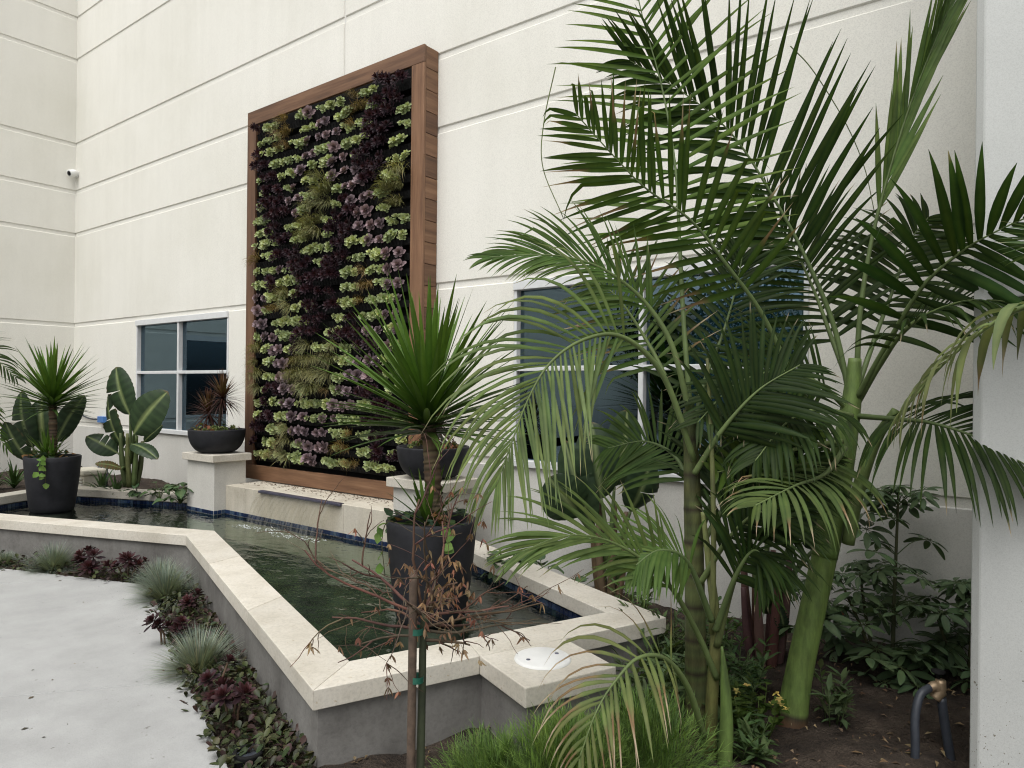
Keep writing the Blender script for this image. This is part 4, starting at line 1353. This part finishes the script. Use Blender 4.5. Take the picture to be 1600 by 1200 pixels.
Q.frond([(1095, 830, 3.15), (1130, 740, 3.25), (1170, 660, 3.3), (1200, 590, 3.3)], n=26, t0=.2, L=.42, W=.03, face=.9, a0=70, a1=32, lift=0, droop=.6, col=PGD, col2=(.016, .034, .010), single=False)
Q.done()

# -- palm standing outside the picture on the right; one tired frond reaches in
T3 = Palm('palm at the right edge with one pale drooping frond', (0.95, 1.3, .1))
P_ = spline([Vector((0.95, 1.3, .05)), Vector((.95, 1.32, .8)), Vector((.92, 1.34, 1.6))], 30)
mb = MB(); tube(mb, P_, [.1, .08, .05], 14, (.09, .1, .05)); mb.build('trunk', M['thick'], T3.t)
T3.frond([(1790, 560, 1.95), (1720, 470, 2.0), (1620, 475, 2.08), (1560, 500, 2.15), (1500, 545, 2.2), (1455, 590, 2.25), (1405, 650, 2.3)], n=14, t0=.3, L=.42, W=.042, face=.1, a0=80, a1=30, lift=12, droop=4.2, col=(.10, .135, .06), col2=(.135, .165, .08), brown=.3, pb=.45, broken=.1)
T3.frond([(1790, 560, 1.95), (1740, 430, 2.1), (1690, 380, 2.25), (1640, 390, 2.4)], n=16, t0=.3, L=.3, W=.035, face=.5, lift=30, droop=.4, col=(.06, .10, .05), single=False)
T3.done()
# -- palm standing outside the picture on the left
T4 = Palm('palm at the far left edge behind the pool', (-9.9, 2.2, .35))
mb = MB(); tube(mb, spline([Vector((-9.9, 2.2, .3)), Vector((-9.9, 2.2, .7)), Vector((-9.88, 2.22, 1.2))], 20), [.08, .06, .04], 12, (.09, .1, .05)); mb.build('trunk', M['thick'], T4.t)
T4.frond([(-130, 640, 7.5), (-80, 560, 7.5), (-30, 545, 7.5), (25, 590, 7.45)], n=26, t0=.2, L=.42, W=.03, face=.5, droop=1.2, col=PGD)
T4.frond([(-130, 640, 7.5), (-90, 600, 7.4), (-40, 630, 7.3), (10, 700, 7.25)], n=24, t0=.2, L=.36, W=.03, face=.5, droop=1.3, col=PG)
T4.frond([(-130, 640, 7.5), (-100, 600, 7.3), (-55, 600, 7.2), (-5, 640, 7.1)], n=24, t0=.2, L=.36, W=.03, face=.5, droop=1.0, col=PG)
T4.done()

# ------------------------------------------------------------------ staked dying maple in front of the pool
mt = at(655, 1190, 2.35)
tree = thing('maple_sapling', 'bare maple sapling with withered brown leaves beside the near corner', 'tree', (mt.x, mt.y, GROUND))
BARK, BARKR = (.085, .062, .045), (.095, .05, .042)
tm = MB()
D4 = 2.35
tube(tm, spline([Vector((mt.x, mt.y, .05)), at(659, 1100, D4), at(661, 1000, D4), at(664, 960, D4)], 24), [.015, .013, .012, .012], 10, (.05, .058, .035))
tm.build('trunk', M['bark'], tree)
dl = MB()
bcount = [0]
def dry_leaf(p):
    c = jit(random.choice([(.18, .115, .075), (.23, .16, .105), (.14, .085, .058), (.20, .095, .07)]), .2)
    for q in range(random.choice((3, 4))):
        small_leaf(dl, p, Vector((random.gauss(0, .5), random.gauss(0, .5), -1)), sphere_dir(-20, 60), random.uniform(.018, .04), .008, c)
def twig(mb, p, d, l, r, depth, leafy):
    n = 8
    pts = [p]
    q = Vector(p)
    d = d.normalized()
    for i in range(n):
        d = (d + Vector((random.gauss(0, .13), random.gauss(0, .13), random.gauss(0, .10) - .012))).normalized()
        q = q + d * (l / n)
        pts.append(q.copy())
    tube(mb, pts, [r, r * .75, r * .45], 6, jit(BARK if random.random() < .5 else BARKR, .2))
    for i in range(3, n + 1):
        if random.random() < leafy: dry_leaf(pts[i])
    if depth > 0:
        for k in range(random.choice((2, 3, 3))):
            i = random.randint(2, n - 1)
            dd = (d + Vector((random.gauss(0, .7), random.gauss(0, .7), random.gauss(.1, .55)))).normalized()
            twig(mb, pts[i], dd, l * random.uniform(.45, .75), r * .55, depth - 1, leafy)
MAIN = [((664, 968), (560, 862), .0), ((664, 960), (590, 790), .05), ((664, 955), (700, 900), .1), ((668, 960), (735, 850), .1), ((664, 965), (490, 830), .05),
        ((668, 965), (790, 900), -.05), ((668, 985), (800, 985), .05), ((664, 975), (740, 960), -.3), ((660, 965), (610, 900), .25), ((662, 990), (560, 1000), .15),
        ((664, 950), (655, 800), .1), ((664, 1000), (735, 1010), .05), ((662, 980), (600, 930), -.3), ((666, 960), (700, 820), -.2), ((664, 980), (840, 930), .1), ((662, 985), (520, 955), .05)]
for (a, b, dz) in MAIN:
    p, e = at(a[0], a[1], D4), at(b[0], b[1], D4 - dz)
    mb = MB()
    twig(mb, p, e - p, (e - p).length, random.uniform(.004, .0065), 2, .06)
    mb.build('branch', M['bark'], tree)
for k in range(105):
    dry_leaf(at(random.gauss(690, 40), random.gauss(930, 40), D4 + random.gauss(0, .1)))
tag(dl.build('withered_leaves', M['dry'], tree), kind='stuff')
# its stake and tie
st = thing('tree_stake', 'weathered wooden stake tied to the bare sapling', 'stake', (mt.x - .02, mt.y - .02, GROUND))
mb = MB()
sp = spline([at(641, 1240, 2.32), at(644, 1050, 2.32), at(646, 890, 2.32)], 14)
tube(mb, sp, [.0145, .0142, .014], 9, (1, 1, 1))
mb.build('post', M['stake'], st)
for v in (1060, 985):
    mb = MB()
    tube(mb, [at(650, v + 5, 2.33), at(650.5, v - 5, 2.33)], [.025, .025], 14, (1, 1, 1), cap=False)
    mb.build('tie_band', M['ribbon'], st)

# ------------------------------------------------------------------ strip along the paving: fescue, dark aeoniums, creeping leaves, lamps
def ground_at(u, v, z=GROUND):
    r = at(u, v, 1.0) - EYE
    return EYE + r * ((z - EYE.z) / r.z)
FB = [(.165, .22, .22), (.215, .27, .265), (.125, .17, .175), (.25, .27, .245)]
def mk_fescue(n, L):
    mb = MB()
    for k in range(n):
        d = sphere_dir(5, 80)
        c = jit(random.choice(FB), .15)
        blade(mb, Vector((d.x * .03, d.y * .03, 0)), d, L * random.uniform(.6, 1.1), .0034, random.uniform(.25, 1.1), 5, mixt(c, (.13, .14, .075), .6), c, .1)
    return mb.mesh('fescue_tuft', M['grass'])
FES = [mk_fescue(1500, .27), mk_fescue(1300, .25), mk_fescue(1400, .26)]
def put(name, me, loc, sc, label, cat, group, rz=None):
    o = bpy.data.objects.new(name, me)
    o.location = loc
    o.rotation_euler = (0, 0, random.uniform(0, 6.28) if rz is None else rz)
    o.scale = (sc, sc, sc)
    link(o)
    return tag(o, label, cat, group)
for (x, y), sc, lb in [((-6.55, 2.38), 1.0, 'blue fescue tuft on the left strip between dark succulents'), ((-5.42, 2.70), .95, 'blue fescue tuft at the elbow of the pool wall, rear of the pair'),
                  ((-5.05, 2.56), 1.08, 'blue fescue tuft just before the elbow, front of the pair'), ((-3.62, 2.02), 1.05, 'largest blue fescue tuft halfway down the near strip'),
                  ((-7.05, 2.2), .55, 'small blue fescue tuft on the left strip'), ((-4.02, 2.23), .45, 'little yellowish fescue sprout beside the near strip wall')]:
    put('blue_fescue', random.choice(FES), (x, y, GROUND - .02), sc * .98, lb, 'grass tuft', 'blue fescue tufts along the paving')
def aeonium(loc, n, spread, r, label):
    t = thing('dark_aeonium', label, 'succulent', loc, 'dark aeoniums along the paving')
    x, y, z = loc
    for k in range(n):
        a, q = random.uniform(0, 6.28), spread * math.sqrt(random.random())
        h = random.uniform(.06, .2)
        c = Vector((x + q * math.cos(a), y + q * math.sin(a), z + h))
        sm = MB()
        tube(sm, [Vector((x + q * .5 * math.cos(a), y + q * .5 * math.sin(a), z - .03)), c.lerp(Vector((x, y, z)), .4), c], [.008, .006, .006], 6, (.09, .06, .045))
        sm.build('stem', M['bark'], t)
        mb = MB()
        rosette(mb, c, Vector((math.cos(a) * .6, math.sin(a) * .6, 1)), r * random.uniform(.75, 1.15), 26, .026, (.07, .024, .028), (.03, .017, .022), 14, 96)
        mb.build('rosette', M['thick'], t)
for (x, y), n, s_, r, lb in [((-7.35, 2.05), 7, .12, .085, 'dark aeonium clump near the left picture edge'), ((-6.12, 2.5), 7, .12, .09, 'dark aeonium clump right of the left fescue'),
                         ((-5.78, 2.62), 7, .13, .085, 'dark aeonium clump just left of the elbow'), ((-4.5, 2.46), 4, .07, .07, 'dark aeonium against the wall past the fescue pair'),
                         ((-4.15, 2.14), 5, .1, .065, 'reddish dark aeonium behind the largest fescue'), ((-3.22, 1.86), 4, .08, .06, 'dark aeonium among creeping leaves below the largest fescue'),
                         ((-2.92, 1.78), 4, .07, .075, 'dark spiky aeonium near the front lamp'), ((-7.9, 1.93), 5, .1, .08, 'dark aeonium at the very left edge of the strip')]:
    aeonium((x, y, GROUND - .03), n, s_, r, lb)
gc = MB()
def strip_point():
    while True:
        if random.random() < .66:
            t = random.random() ** .7
            a, b, s_ = C1, E_, 1
        else:
            t = random.random()
            a, b, s_ = E_, mir(C1), 1
        p = lerp2(a, b, 1 - t if a is C1 else t)
        tv = Vector((b[0] - a[0], b[1] - a[1])).normalized()
        n = Vector((-tv.y, tv.x))
        q = random.uniform(-.01, .29) if random.random() < .95 else random.uniform(.29, .33)
        x, y = p[0] + n.x * q, p[1] + n.y * q
        return x, y
for k in range(2900):
    x, y = strip_point()
    dens = .5 + .5 * math.sin(x * 7.3 + 1.1) * math.sin(y * 9 + x * 3)
    if x < -3.5 and random.random() > .7 + .3 * dens: continue
    z = GROUND + random.uniform(-.02, .05)
    c = jit(random.choice([(.026, .042, .018), (.04, .056, .022), (.02, .03, .016), (.042, .026, .026), (.055, .068, .03)]), .2)
    d = sphere_dir(-5, 45)
    spoon(gc, Vector((x, y, z)), d, UP + sphere_dir(0, 60) * .5, random.uniform(.03, .06), random.uniform(.02, .034), c, mixt(c, (.09, .05, .04), random.random() * .4), .25)
tag(gc.build('creeping_groundcover', M['thick']), 'creeping dark green leaves covering the strip beside the paving', 'ground cover', kind='stuff')
for (u, v), lb in [((285, 990), 'round black ground lamp beside the paving, farther one'), ((388, 1177), 'round black ground lamp beside the paving, nearest one')]:
    p = ground_at(u, v, GROUND + .04)
    t = thing('ground_lamp', lb, 'lamp', (p.x, p.y, GROUND), 'ground lamps beside the paving')
    mb = MB(); lathe(mb, p.x, p.y, [(.05, GROUND - .05), (.055, GROUND + .03), (.062, GROUND + .045), (.056, GROUND + .052), (.045, GROUND + .05), (.043, GROUND + .04)], 28); mb.build('housing', M['black'], t)
    mb = MB(); lathe(mb, p.x, p.y, [(.0005, GROUND + .046), (.043, GROUND + .043)], 28); mb.build('lens', M['hose'], t)

# ------------------------------------------------------------------ schefflera shrubs
def mk_palmate(n=8, L=.13):
    mb = MB()
    for k in range(n):
        a = k * 2 * math.pi / n + random.uniform(-.1, .1)
        d = Vector((math.cos(a), math.sin(a), -.12 + random.uniform(-.15, .1)))
        l = L * random.uniform(.8, 1.1)
        c = jit((.075, .125, .065), .15)
        s_ = Vector((-math.sin(a), math.cos(a), 0))
        tube(mb, [Vector((0, 0, 0)), d * (l * .25)], [.0018, .0014], 4, (.08, .11, .05), cap=False)
        vs, cs = [], []
        for i in range(6):
            t = i / 5
            w = l * .34 * math.sin(math.pi * min(.98, .08 + t * .86)) ** .8
            p = d * (l * (.22 + .78 * t)) + Vector((0, 0, -.16 * l * t * t))
            vs += [p - s_ * (w / 2) + Vector((0, 0, .12 * w)), p, p + s_ * (w / 2) + Vector((0, 0, .12 * w))]
            cs += [c, mixt(c, (.12, .16, .08), .5), c]
        fs = []
        for i in range(5):
            q = i * 3
            fs += [(q, q + 1, q + 4, q + 3), (q + 1, q + 2, q + 5, q + 4)]
        mb.add(vs, fs, cs)
    return mb.mesh('leaf', M['thick'])
PALMATE = [mk_palmate(random.choice((7, 8, 9))) for _ in range(5)]
def schefflera(base, h, n, spread, label, stems=3):
    base = Vector(base)
    t = thing('schefflera', label, 'shrub', base, 'schefflera shrubs along the wall')
    tops = []
    for s_ in range(stems):
        a = random.uniform(0, 6.28)
        hh = h * (1 if s_ == 0 else random.uniform(.45, .75))
        lean = .05 if s_ == 0 else .25 * spread / .3
        top = base + Vector((math.cos(a) * lean, math.sin(a) * lean * .5, hh))
        mb = MB()
        pts = spline([base + Vector((0, 0, -.05)), base.lerp(top, .5) + Vector((random.gauss(0, .02), random.gauss(0, .02), 0)), top], 14)
        tube(mb, pts, [.014, .010, .006], 7, (.07, .075, .04))
        mb.build('stem', M['bark'], t)
        tops.append((pts, hh))
    pm = MB()
    for k in range(n):
        pts, hh = tops[0] if random.random() < .55 else random.choice(tops)
        f = random.uniform(.12, 1) ** .85
        p = pts[min(13, int(f * 13))]
        a = random.uniform(0, 6.28)
        rr = spread * (1.12 - .75 * f) * random.uniform(.55, 1.1)
        e = p + Vector((math.cos(a) * rr, math.sin(a) * rr, random.uniform(0, .09)))
        if e.y > WALL_Y - .06: e.y = WALL_Y - .06 - random.uniform(0, .05)
        tube(pm, spline([p, p.lerp(e, .5) + Vector((0, 0, .03)), e], 6), [.003, .002], 5, (.07, .1, .045), cap=False)
        o = bpy.data.objects.new('leaf', random.choice(PALMATE))
        o.location = e - base
        o.rotation_euler = (random.uniform(-.5, .5), random.uniform(-.5, .5), random.uniform(0, 6.28))
        q = random.uniform(.7, 1.15)
        o.scale = (q, q, q)
        link(o, t)
    for pts, hh in tops:
        for k in range(3):
            o = bpy.data.objects.new('leaf', random.choice(PALMATE))
            o.location = pts[-1] - base + Vector((random.uniform(-.03, .03), random.uniform(-.03, .03), random.uniform(0, .02)))
            o.rotation_euler = (random.uniform(-.5, .5), random.uniform(-.5, .5), random.uniform(0, 6.28))
            o.scale = (.6, .6, .6)
            link(o, t)
    pm.build('leaf_stalks', M['thick'], t)
schefflera(at(1392, 1110, 3.85), 1.2, 70, .33, 'tall schefflera shrub between green trunk and pier')
schefflera(at(1512, 1060, 3.75), .5, 26, .2, 'small schefflera half hidden behind the pier')
schefflera(at(1262, 1010, 3.9), .35, 12, .16, 'schefflera sprig left of the green trunk', 2)

# ------------------------------------------------------------------ low herbs on the right bed
def herb(loc, n, h, spread, col, lw, ll, label, name='leafy_herb', cat='herb', group='leafy herbs in the right bed', stiff=.5):
    x, y, z = loc
    t = thing(name, label, cat, loc, group)
    mb = MB()
    for s_ in range(max(3, n // 14)):
        a, q = random.uniform(0, 6.28), spread * math.sqrt(random.random())
        b_ = Vector((x + q * .5 * math.cos(a), y + q * .5 * math.sin(a), z - .02))
        tp = Vector((x + q * math.cos(a), y + q * math.sin(a), z + h * random.uniform(.5, 1)))
        tube(mb, [b_, b_.lerp(tp, .5), tp], [.003, .0025, .0015], 5, mixt(col, (.1, .12, .05), .3))
        for k in range(14):
            f = random.uniform(.15, 1)
            p = b_.lerp(tp, f)
            d = sphere_dir(-5, 60)
            small_leaf(mb, p, d, UP + d * -.3, ll * random.uniform(.6, 1.1), lw * random.uniform(.7, 1.1), jit(col, .22))
    mb.build('foliage', M['leaf'], t)
    return t
HG = (.08, .125, .058)
for (u, v, d), n, h, s_, lb in [((1010, 950, 3.75), 150, .3, .2, 'grey green leafy herb behind the pool corner'), ((1060, 1010, 3.5), 150, .28, .2, 'leafy herb in front of the ringed stem'),
                           ((1015, 1040, 3.25), 130, .24, .18, 'leafy herb beside the outer pool corner'), ((1150, 980, 3.55), 120, .28, .16, 'leafy herb right of the ringed stems'),
                           ((1150, 1060, 3.3), 80, .2, .12, 'leafy herb between the two palm trunks'), ((1300, 1090, 3.3), 50, .2, .09, 'pale leafy herb right of the green trunk base'),
                           ((1150, 1160, 3.0), 60, .12, .14, 'low leafy herb at the foot of the clumping palm'), ((1060, 960, 3.9), 140, .25, .25, 'leafy herb along the wall foot'),
                           ((985, 900, 4.4), 90, .3, .14, 'upright herb beside the purple stems'), ((1110, 940, 4.1), 90, .25, .2, 'leafy herb under the window sill')]:
    p = at(u, v, d)
    herb((p.x, p.y, GROUND), int(n * 2.2), h * 1.15, s_ * 1.2, jit(HG, .2), .026, .09, lb)
# yellow-spotted low shrub
p = at(1180, 1110, 3.15)
ys = herb((p.x, p.y, GROUND), 200, .22, .17, (.05, .085, .022), .034, .055, 'low bright green shrub with yellow blooms between the palm trunks', 'flowering_shrub', 'shrub', 'flowering shrub')
for k in range(9):
    mb = MB()
    c = Vector((p.x + random.uniform(-.14, .14), p.y + random.uniform(-.14, .05), GROUND + random.uniform(.12, .25)))
    for q in range(5):
        a = q * 1.2566
        small_leaf(mb, c, Vector((math.cos(a), math.sin(a), random.uniform(-.6, .9))), UP, .02, .016, jit((.45, .37, .13), .2))
    mb.build('flower', M['leaf'], ys)
# feathery mounds in front of the equipment box
def feather(loc, n, r, h, label):
    x, y, z = loc
    mb = MB()
    for k in range(n):
        d0 = sphere_dir(5, 85)
        q = random.random() ** .5
        tip = Vector((x + d0.x * r * q, y + d0.y * r * q, z + d0.z * h * q))
        L = random.uniform(.07, .14)
        d = (d0 + Vector((0, 0, .1))).normalized()
        c = jit(random.choice([(.14, .24, .06), (.19, .30, .075), (.10, .18, .05)]), .15)
        for w in range(6):
            dd = (d + sphere_dir(-60, 60) * .55).normalized()
            blade(mb, tip + d * (w * L / 9), dd, random.uniform(.04, .07), .0028, .5, 3, mixt(c, (.02, .04, .01), .4), c, .1)
    t = thing('feathery_shrub', label, 'shrub', loc, 'feathery mounds by the pool')
    tag(mb.build('foliage', M['grass'], t), kind='stuff')
for (u, v, d), n, r, h, lb in [((890, 1190, 2.62), 1200, .29, .28, 'bright feathery mound below the round lid'), ((775, 1200, 2.7), 700, .22, .15, 'low feathery mound beside the sapling stake'), ((1010, 1180, 2.75), 1000, .3, .3, 'feathery mound under the drooping dry frond')]:
    p = at(u, v, d)
    feather((p.x, p.y, GROUND - .02), n, r, h, lb)
# strap-leaved lilies behind the far coping
def lily(loc, n, L, label, col=(.03, .065, .022)):
    t = thing('strap_lily', label, 'plant', loc, 'strap-leaved lilies in the far planter')
    for k in range(n):
        d = sphere_dir(30, 85)
        mb = MB()
        blade(mb, Vector(loc), d, L * random.uniform(.7, 1.1), .028, random.uniform(.8, 1.8), 7, jit(col, .2), jit(mixt(col, (.06, .11, .04), .5), .2), .3)
        mb.build('leaf', M['thick'], t)
for (u, v, d), n, L, lb in [((22, 760, 8.6), 26, .36, 'strap lily left of the far pot'), ((-8, 762, 8.5), 22, .34, 'strap lily at the left picture edge'), ((160, 757, 8.3), 24, .32, 'strap lily behind the far coping by the grey box'), ((182, 758, 8.1), 22, .30, 'strap lily at the foot of the paddle leaves')]:
    p = at(u, v, d)
    lily((p.x, p.y, .37), n, L, lb)
def broadleaf(loc, n, r, label, lean=(0, 0), l0=.11):
    t = thing('broadleaf_plant', label, 'plant', loc, 'broad-leaved plants by the pool rim')
    o = Vector(loc)
    for k in range(n):
        a = random.uniform(0, 6.28)
        q = r * math.sqrt(random.random())
        e = o + Vector((math.cos(a) * q + lean[0], math.sin(a) * q + lean[1], random.uniform(.04, .2)))
        mb = MB()
        tube(mb, spline([o, o.lerp(e, .5) + Vector((0, 0, .03)), e], 6), [.004, .003], 5, (.09, .12, .05), cap=False)
        d = Vector((math.cos(a), math.sin(a), random.uniform(-.5, .4)))
        s_ = d.cross(UP).normalized()
        nrm = s_.cross(d).normalized()
        c = jit((.045, .085, .04), .22)
        L = l0 * random.uniform(.7, 1.2)
        vs, cs = [], []
        for i in range(7):
            f = i / 6
            w = L * .8 * math.sin(math.pi * min(.985, .1 + f * .88)) ** .7
            pp = e + d * (L * f) - UP * (.25 * L * f * f)
            wav = .06 * L * math.sin(f * 9 + k)
            vs += [pp - s_ * (w / 2) + nrm * (.16 * w + wav), pp, pp + s_ * (w / 2) + nrm * (.16 * w - wav)]
            cs += [c, mixt(c, (.11, .16, .07), .6), c]
        fs = []
        for i in range(6):
            b_ = i * 3
            fs += [(b_, b_ + 1, b_ + 4, b_ + 3), (b_ + 1, b_ + 2, b_ + 5, b_ + 4)]
        mb.add(vs, fs, cs)
        mb.build('leaf', M['thick'], t)
for (u, v, d, z), n, r, lb, l0 in [((282, 765, 7.6, .37), 26, .15, 'broad-leaved plant against the left pedestal', .12), ((250, 768, 7.75, .37), 12, .13, 'low broad-leaved plant on the far coping', .10), ((215, 768, 7.8, .4), 7, .08, 'flat leaves on the far coping below the paddle plant', .10),
                            ((800, 850, 5.0, .3), 22, .14, 'broad-leaved plant behind the near rim by the right pedestal', .12), ((895, 905, 4.6, .2), 20, .2, 'broad-leaved plant behind the near rim middle', .12), ((850, 870, 4.8, .25), 16, .2, 'dark broad-leaved plant behind the near rim', .11)]:
    p = at(u, v, d)
    broadleaf((p.x, p.y, z), n, r, lb, l0=l0)

ch = MB()
for k in range(2600):
    x, y = random.uniform(-2.6, 1.0), random.uniform(1.2, 4.6)
    if in_poly(x, y, OUTER) or in_poly(x, y, PATHPOLY) or (x > -.3 and y > 3.25): continue
    a, r = random.uniform(0, 6.28), random.uniform(.006, .024)
    z = soil_h(x, y) + .012
    ca, sa = math.cos(a) * r, math.sin(a) * r
    e = random.uniform(.2, .5)
    t_ = random.uniform(.002, .014)
    ch.add([(x - ca, y - sa, z), (x + sa * e, y - ca * e, z + t_), (x + ca, y + sa, z + t_ * .5), (x - sa * e, y + ca * e, z + t_ * 1.4)], [(0, 1, 2, 3)], jit(random.choice([(.07, .045, .03), (.12, .08, .05), (.035, .025, .018), (.16, .12, .08)]), .2))
tag(ch.build('mulch', M['bark'], smooth=False), 'dark bark mulch and dead leaves on the right bed', 'mulch', kind='stuff')

# bits of leaf and grit blown onto the paving
gt = MB()
for k in range(170):
    x, y = random.uniform(-9, -1.5), random.uniform(-.5, 2.7)
    if not in_poly(x, y, PATHPOLY): continue
    a, r = random.uniform(0, 6.28), random.choice((.003, .004, .006, .009, .016))
    ca, sa = math.cos(a) * r, math.sin(a) * r
    z = GROUND + .0015
    gt.add([(x - ca, y - sa, z), (x + sa * .5, y - ca * .5, z + r * .25), (x + ca, y + sa, z + .001), (x - sa * .5, y + ca * .5, z + r * .15)], [(0, 1, 2, 3)], jit(random.choice([(.10, .075, .05), (.05, .045, .035), (.16, .12, .08)]), .2))
tag(gt.build('grit', M['bark'], smooth=False), 'grit and leaf crumbs scattered over the pale paving', 'grit', kind='stuff')

# ------------------------------------------------------------------ services
# hose bib and hoses beside the pier
hb = thing('hose_bib', 'brass hose bib with two dark hoses beside the pier', 'tap', at(1462, 1240, 3.02))
mb = MB()
tube(mb, spline([at(1470, 1062, 3.02), at(1468, 1080, 3.02), at(1460, 1092, 3.02)], 8), [.02, .024, .022], 12, (1, 1, 1)); mb.build('valve', M['brass'], hb)
mb = MB(); tube(mb, spline([at(1472, 1086, 3.02), at(1462, 1072, 3.02), at(1452, 1076, 3.02)], 8), [.02, .022, .018], 12, (1, 1, 1)); mb.build('spout', M['brass'], hb)
mb = MB(); tube(mb, [at(1466, 1060, 3.02), at(1466, 1048, 3.02)], [.008, .008], 8, (1, 1, 1)); lathe(mb, at(1466, 1048, 3.02).x, at(1466, 1048, 3.02).y, [(.0005, at(1466, 1047, 3.02).z), (.028, at(1466, 1048, 3.02).z), (.026, at(1466, 1051, 3.02).z)], 14); mb.build('handle', M['black'], hb)
mb = MB(); tube(mb, spline([at(1454, 1074, 3.02), at(1438, 1086, 3.0), at(1430, 1120, 2.98), at(1430, 1170, 2.96), at(1428, 1250, 2.95)], 24), [.017], 12, (1, 1, 1)) if False else tube(mb, spline([at(1454, 1074, 3.02), at(1438, 1086, 3.0), at(1430, 1120, 2.98), at(1430, 1170, 2.96), at(1428, 1250, 2.95)], 24), [.017, .017], 12, (1, 1, 1)); mb.build('hose', M['hose'], hb)
mb = MB(); tube(mb, spline([at(1471, 1090, 3.02), at(1476, 1130, 3.02), at(1484, 1180, 3.02), at(1492, 1250, 3.02)], 20), [.019, .019], 12, (1, 1, 1)); mb.build('hose', M['hose'], hb)
cp = thing('copper_pipe', 'short copper pipe stub on the wall behind the schefflera', 'pipe', (-1.06, 4.64, .31))
mb = MB(); tube(mb, [Vector((-1.0, 4.65, .33)), Vector((-1.0, 4.56, .33)), Vector((-1.06, 4.52, .30))], [.022, .022, .024], 14, (1, 1, 1)); mb.build('stub', M['copper'], cp)
mb = MB(); tube(mb, [Vector((-1.0, 4.62, .33)), Vector((-1.0, 4.58, .33))], [.03, .03], 14, (1, 1, 1)); mb.build('collar', M['lid'], cp)
# camera in the corner
sc_ = thing('security_camera', 'small white security camera in the upper wall corner', 'camera', (-12.0, 4.6, 4.86))
mb = MB()
lathe(mb, 0, 0, [(.0005, 0), (.055, 0), (.058, .02), (.05, .035), (.0005, .036)], 24)
mb.v = [(-11.97 + x, 4.64 - z, 4.86 + y) for x, y, z in mb.v]
mb.build('base', M['lid'], sc_)
c0 = Vector((-11.95, 4.575, 4.86)); cd = Vector((.25, -1, -.35)).normalized()
mb = MB(); tube(mb, [c0 - cd * .06, c0 - cd * .05, c0, c0 + cd * .07, c0 + cd * .075], [.02, .045, .055, .055, .05], 20, (1, 1, 1)); mb.build('housing', M['lid'], sc_)
mb = MB(); tube(mb, [c0 + cd * .0755, c0 + cd * .079], [.036, .034], 20, (1, 1, 1)); mb.build('lens', M['black'], sc_)
# blue junction box with cable
jb = thing('junction_box', 'small blue junction box with black cable on the far wall', 'box', (-11.9, 4.63, 1.06))
q = at(142, 656, 10.2); q.y = WALL_Y
box('housing', q.x - .09, q.x + .09, WALL_Y - .06, WALL_Y - .002, q.z - .045, q.z + .045, M['blue'], jb, .006, 2)
mb = MB(); tube(mb, spline([Vector((q.x - .09, WALL_Y - .03, q.z)), Vector((q.x - .4, WALL_Y - .03, q.z - .0)), Vector((q.x - .75, WALL_Y - .03, q.z + .06)), Vector((q.x - .95, WALL_Y - .03, q.z + .13))], 20), [.012, .012], 8, (1, 1, 1)); mb.build('cable', M['hose'], jb)
# grey equipment case in the far planter
q = at(138, 745, 8.6)
eq = thing('equipment_case', 'beige vented equipment case behind the far pot', 'case', (q.x, q.y, .37))
box('body', q.x - .17, q.x + .17, q.y - .12, q.y + .12, .34, .55, M['beige'], eq, .012, 2)
box('cap', q.x - .19, q.x + .19, q.y - .14, q.y + .14, .551, .62, M['beige'], eq, .02, 2)
for k in range(4):
    box('vent_slat', q.x - .15, q.x + .15, q.y - .135, q.y - .121, .40 + k * .035, .415 + k * .035, M['ped'], eq, .003, 1)
for k in (0, 1):
    q = at(156 + 9 * k, 742, 8.7)
    mb = MB(); tube(mb, [Vector((q.x, q.y, .3)), Vector((q.x, q.y, .68))], [.025, .025], 14, (1, 1, 1))
    tag(mb.build('conduit', M['hose'], loc=(q.x, q.y, .35)), 'grey upright conduit beside the beige case, %s of two' % ('left' if k == 0 else 'right'), 'conduit', 'conduits in the far planter')

# ------------------------------------------------------------------ trees across the courtyard, mirrored in the panes
def court_tree(x, y, h, r, label):
    t = thing('courtyard_tree', label, 'tree', (x, y, GROUND), 'trees across the courtyard')
    mb = MB()
    tube(mb, spline([Vector((x, y, 0)), Vector((x + .08, y, h * .35)), Vector((x, y + .05, h * .6))], 14), [.11, .09, .05], 10, (.09, .07, .05))
    for k in range(7):
        a = k * .9
        tube(mb, spline([Vector((x, y, h * (.4 + .02 * k))), Vector((x + math.cos(a) * r * .4, y + math.sin(a) * r * .4, h * .6)), Vector((x + math.cos(a) * r * .8, y + math.sin(a) * r * .8, h * (.65 + .04 * k)))], 8), [.04, .012], 6, (.09, .07, .05))
    mb.build('trunk', M['bark'], t)
    mb = MB()
    for k in range(90):
        c = Vector((x, y, h * .72)) + Vector((random.gauss(0, r * .45), random.gauss(0, r * .45), random.gauss(0, h * .13)))
        for q in range(28):
            d = sphere_dir(-70, 70)
            small_leaf(mb, c + d * random.uniform(0, .3), d, sphere_dir(10, 90), random.uniform(.09, .16), .06, jit((.03, .055, .02), .25))
    tag(mb.build('crown', M['leaf'], t), kind='stuff')
court_tree(-5.2, -5.5, 4.4, 1.3, 'leafy tree across the courtyard mirrored in the large window')
court_tree(-8.3, -7.5, 4.0, 1.2, 'second leafy tree across the courtyard farther from the window')
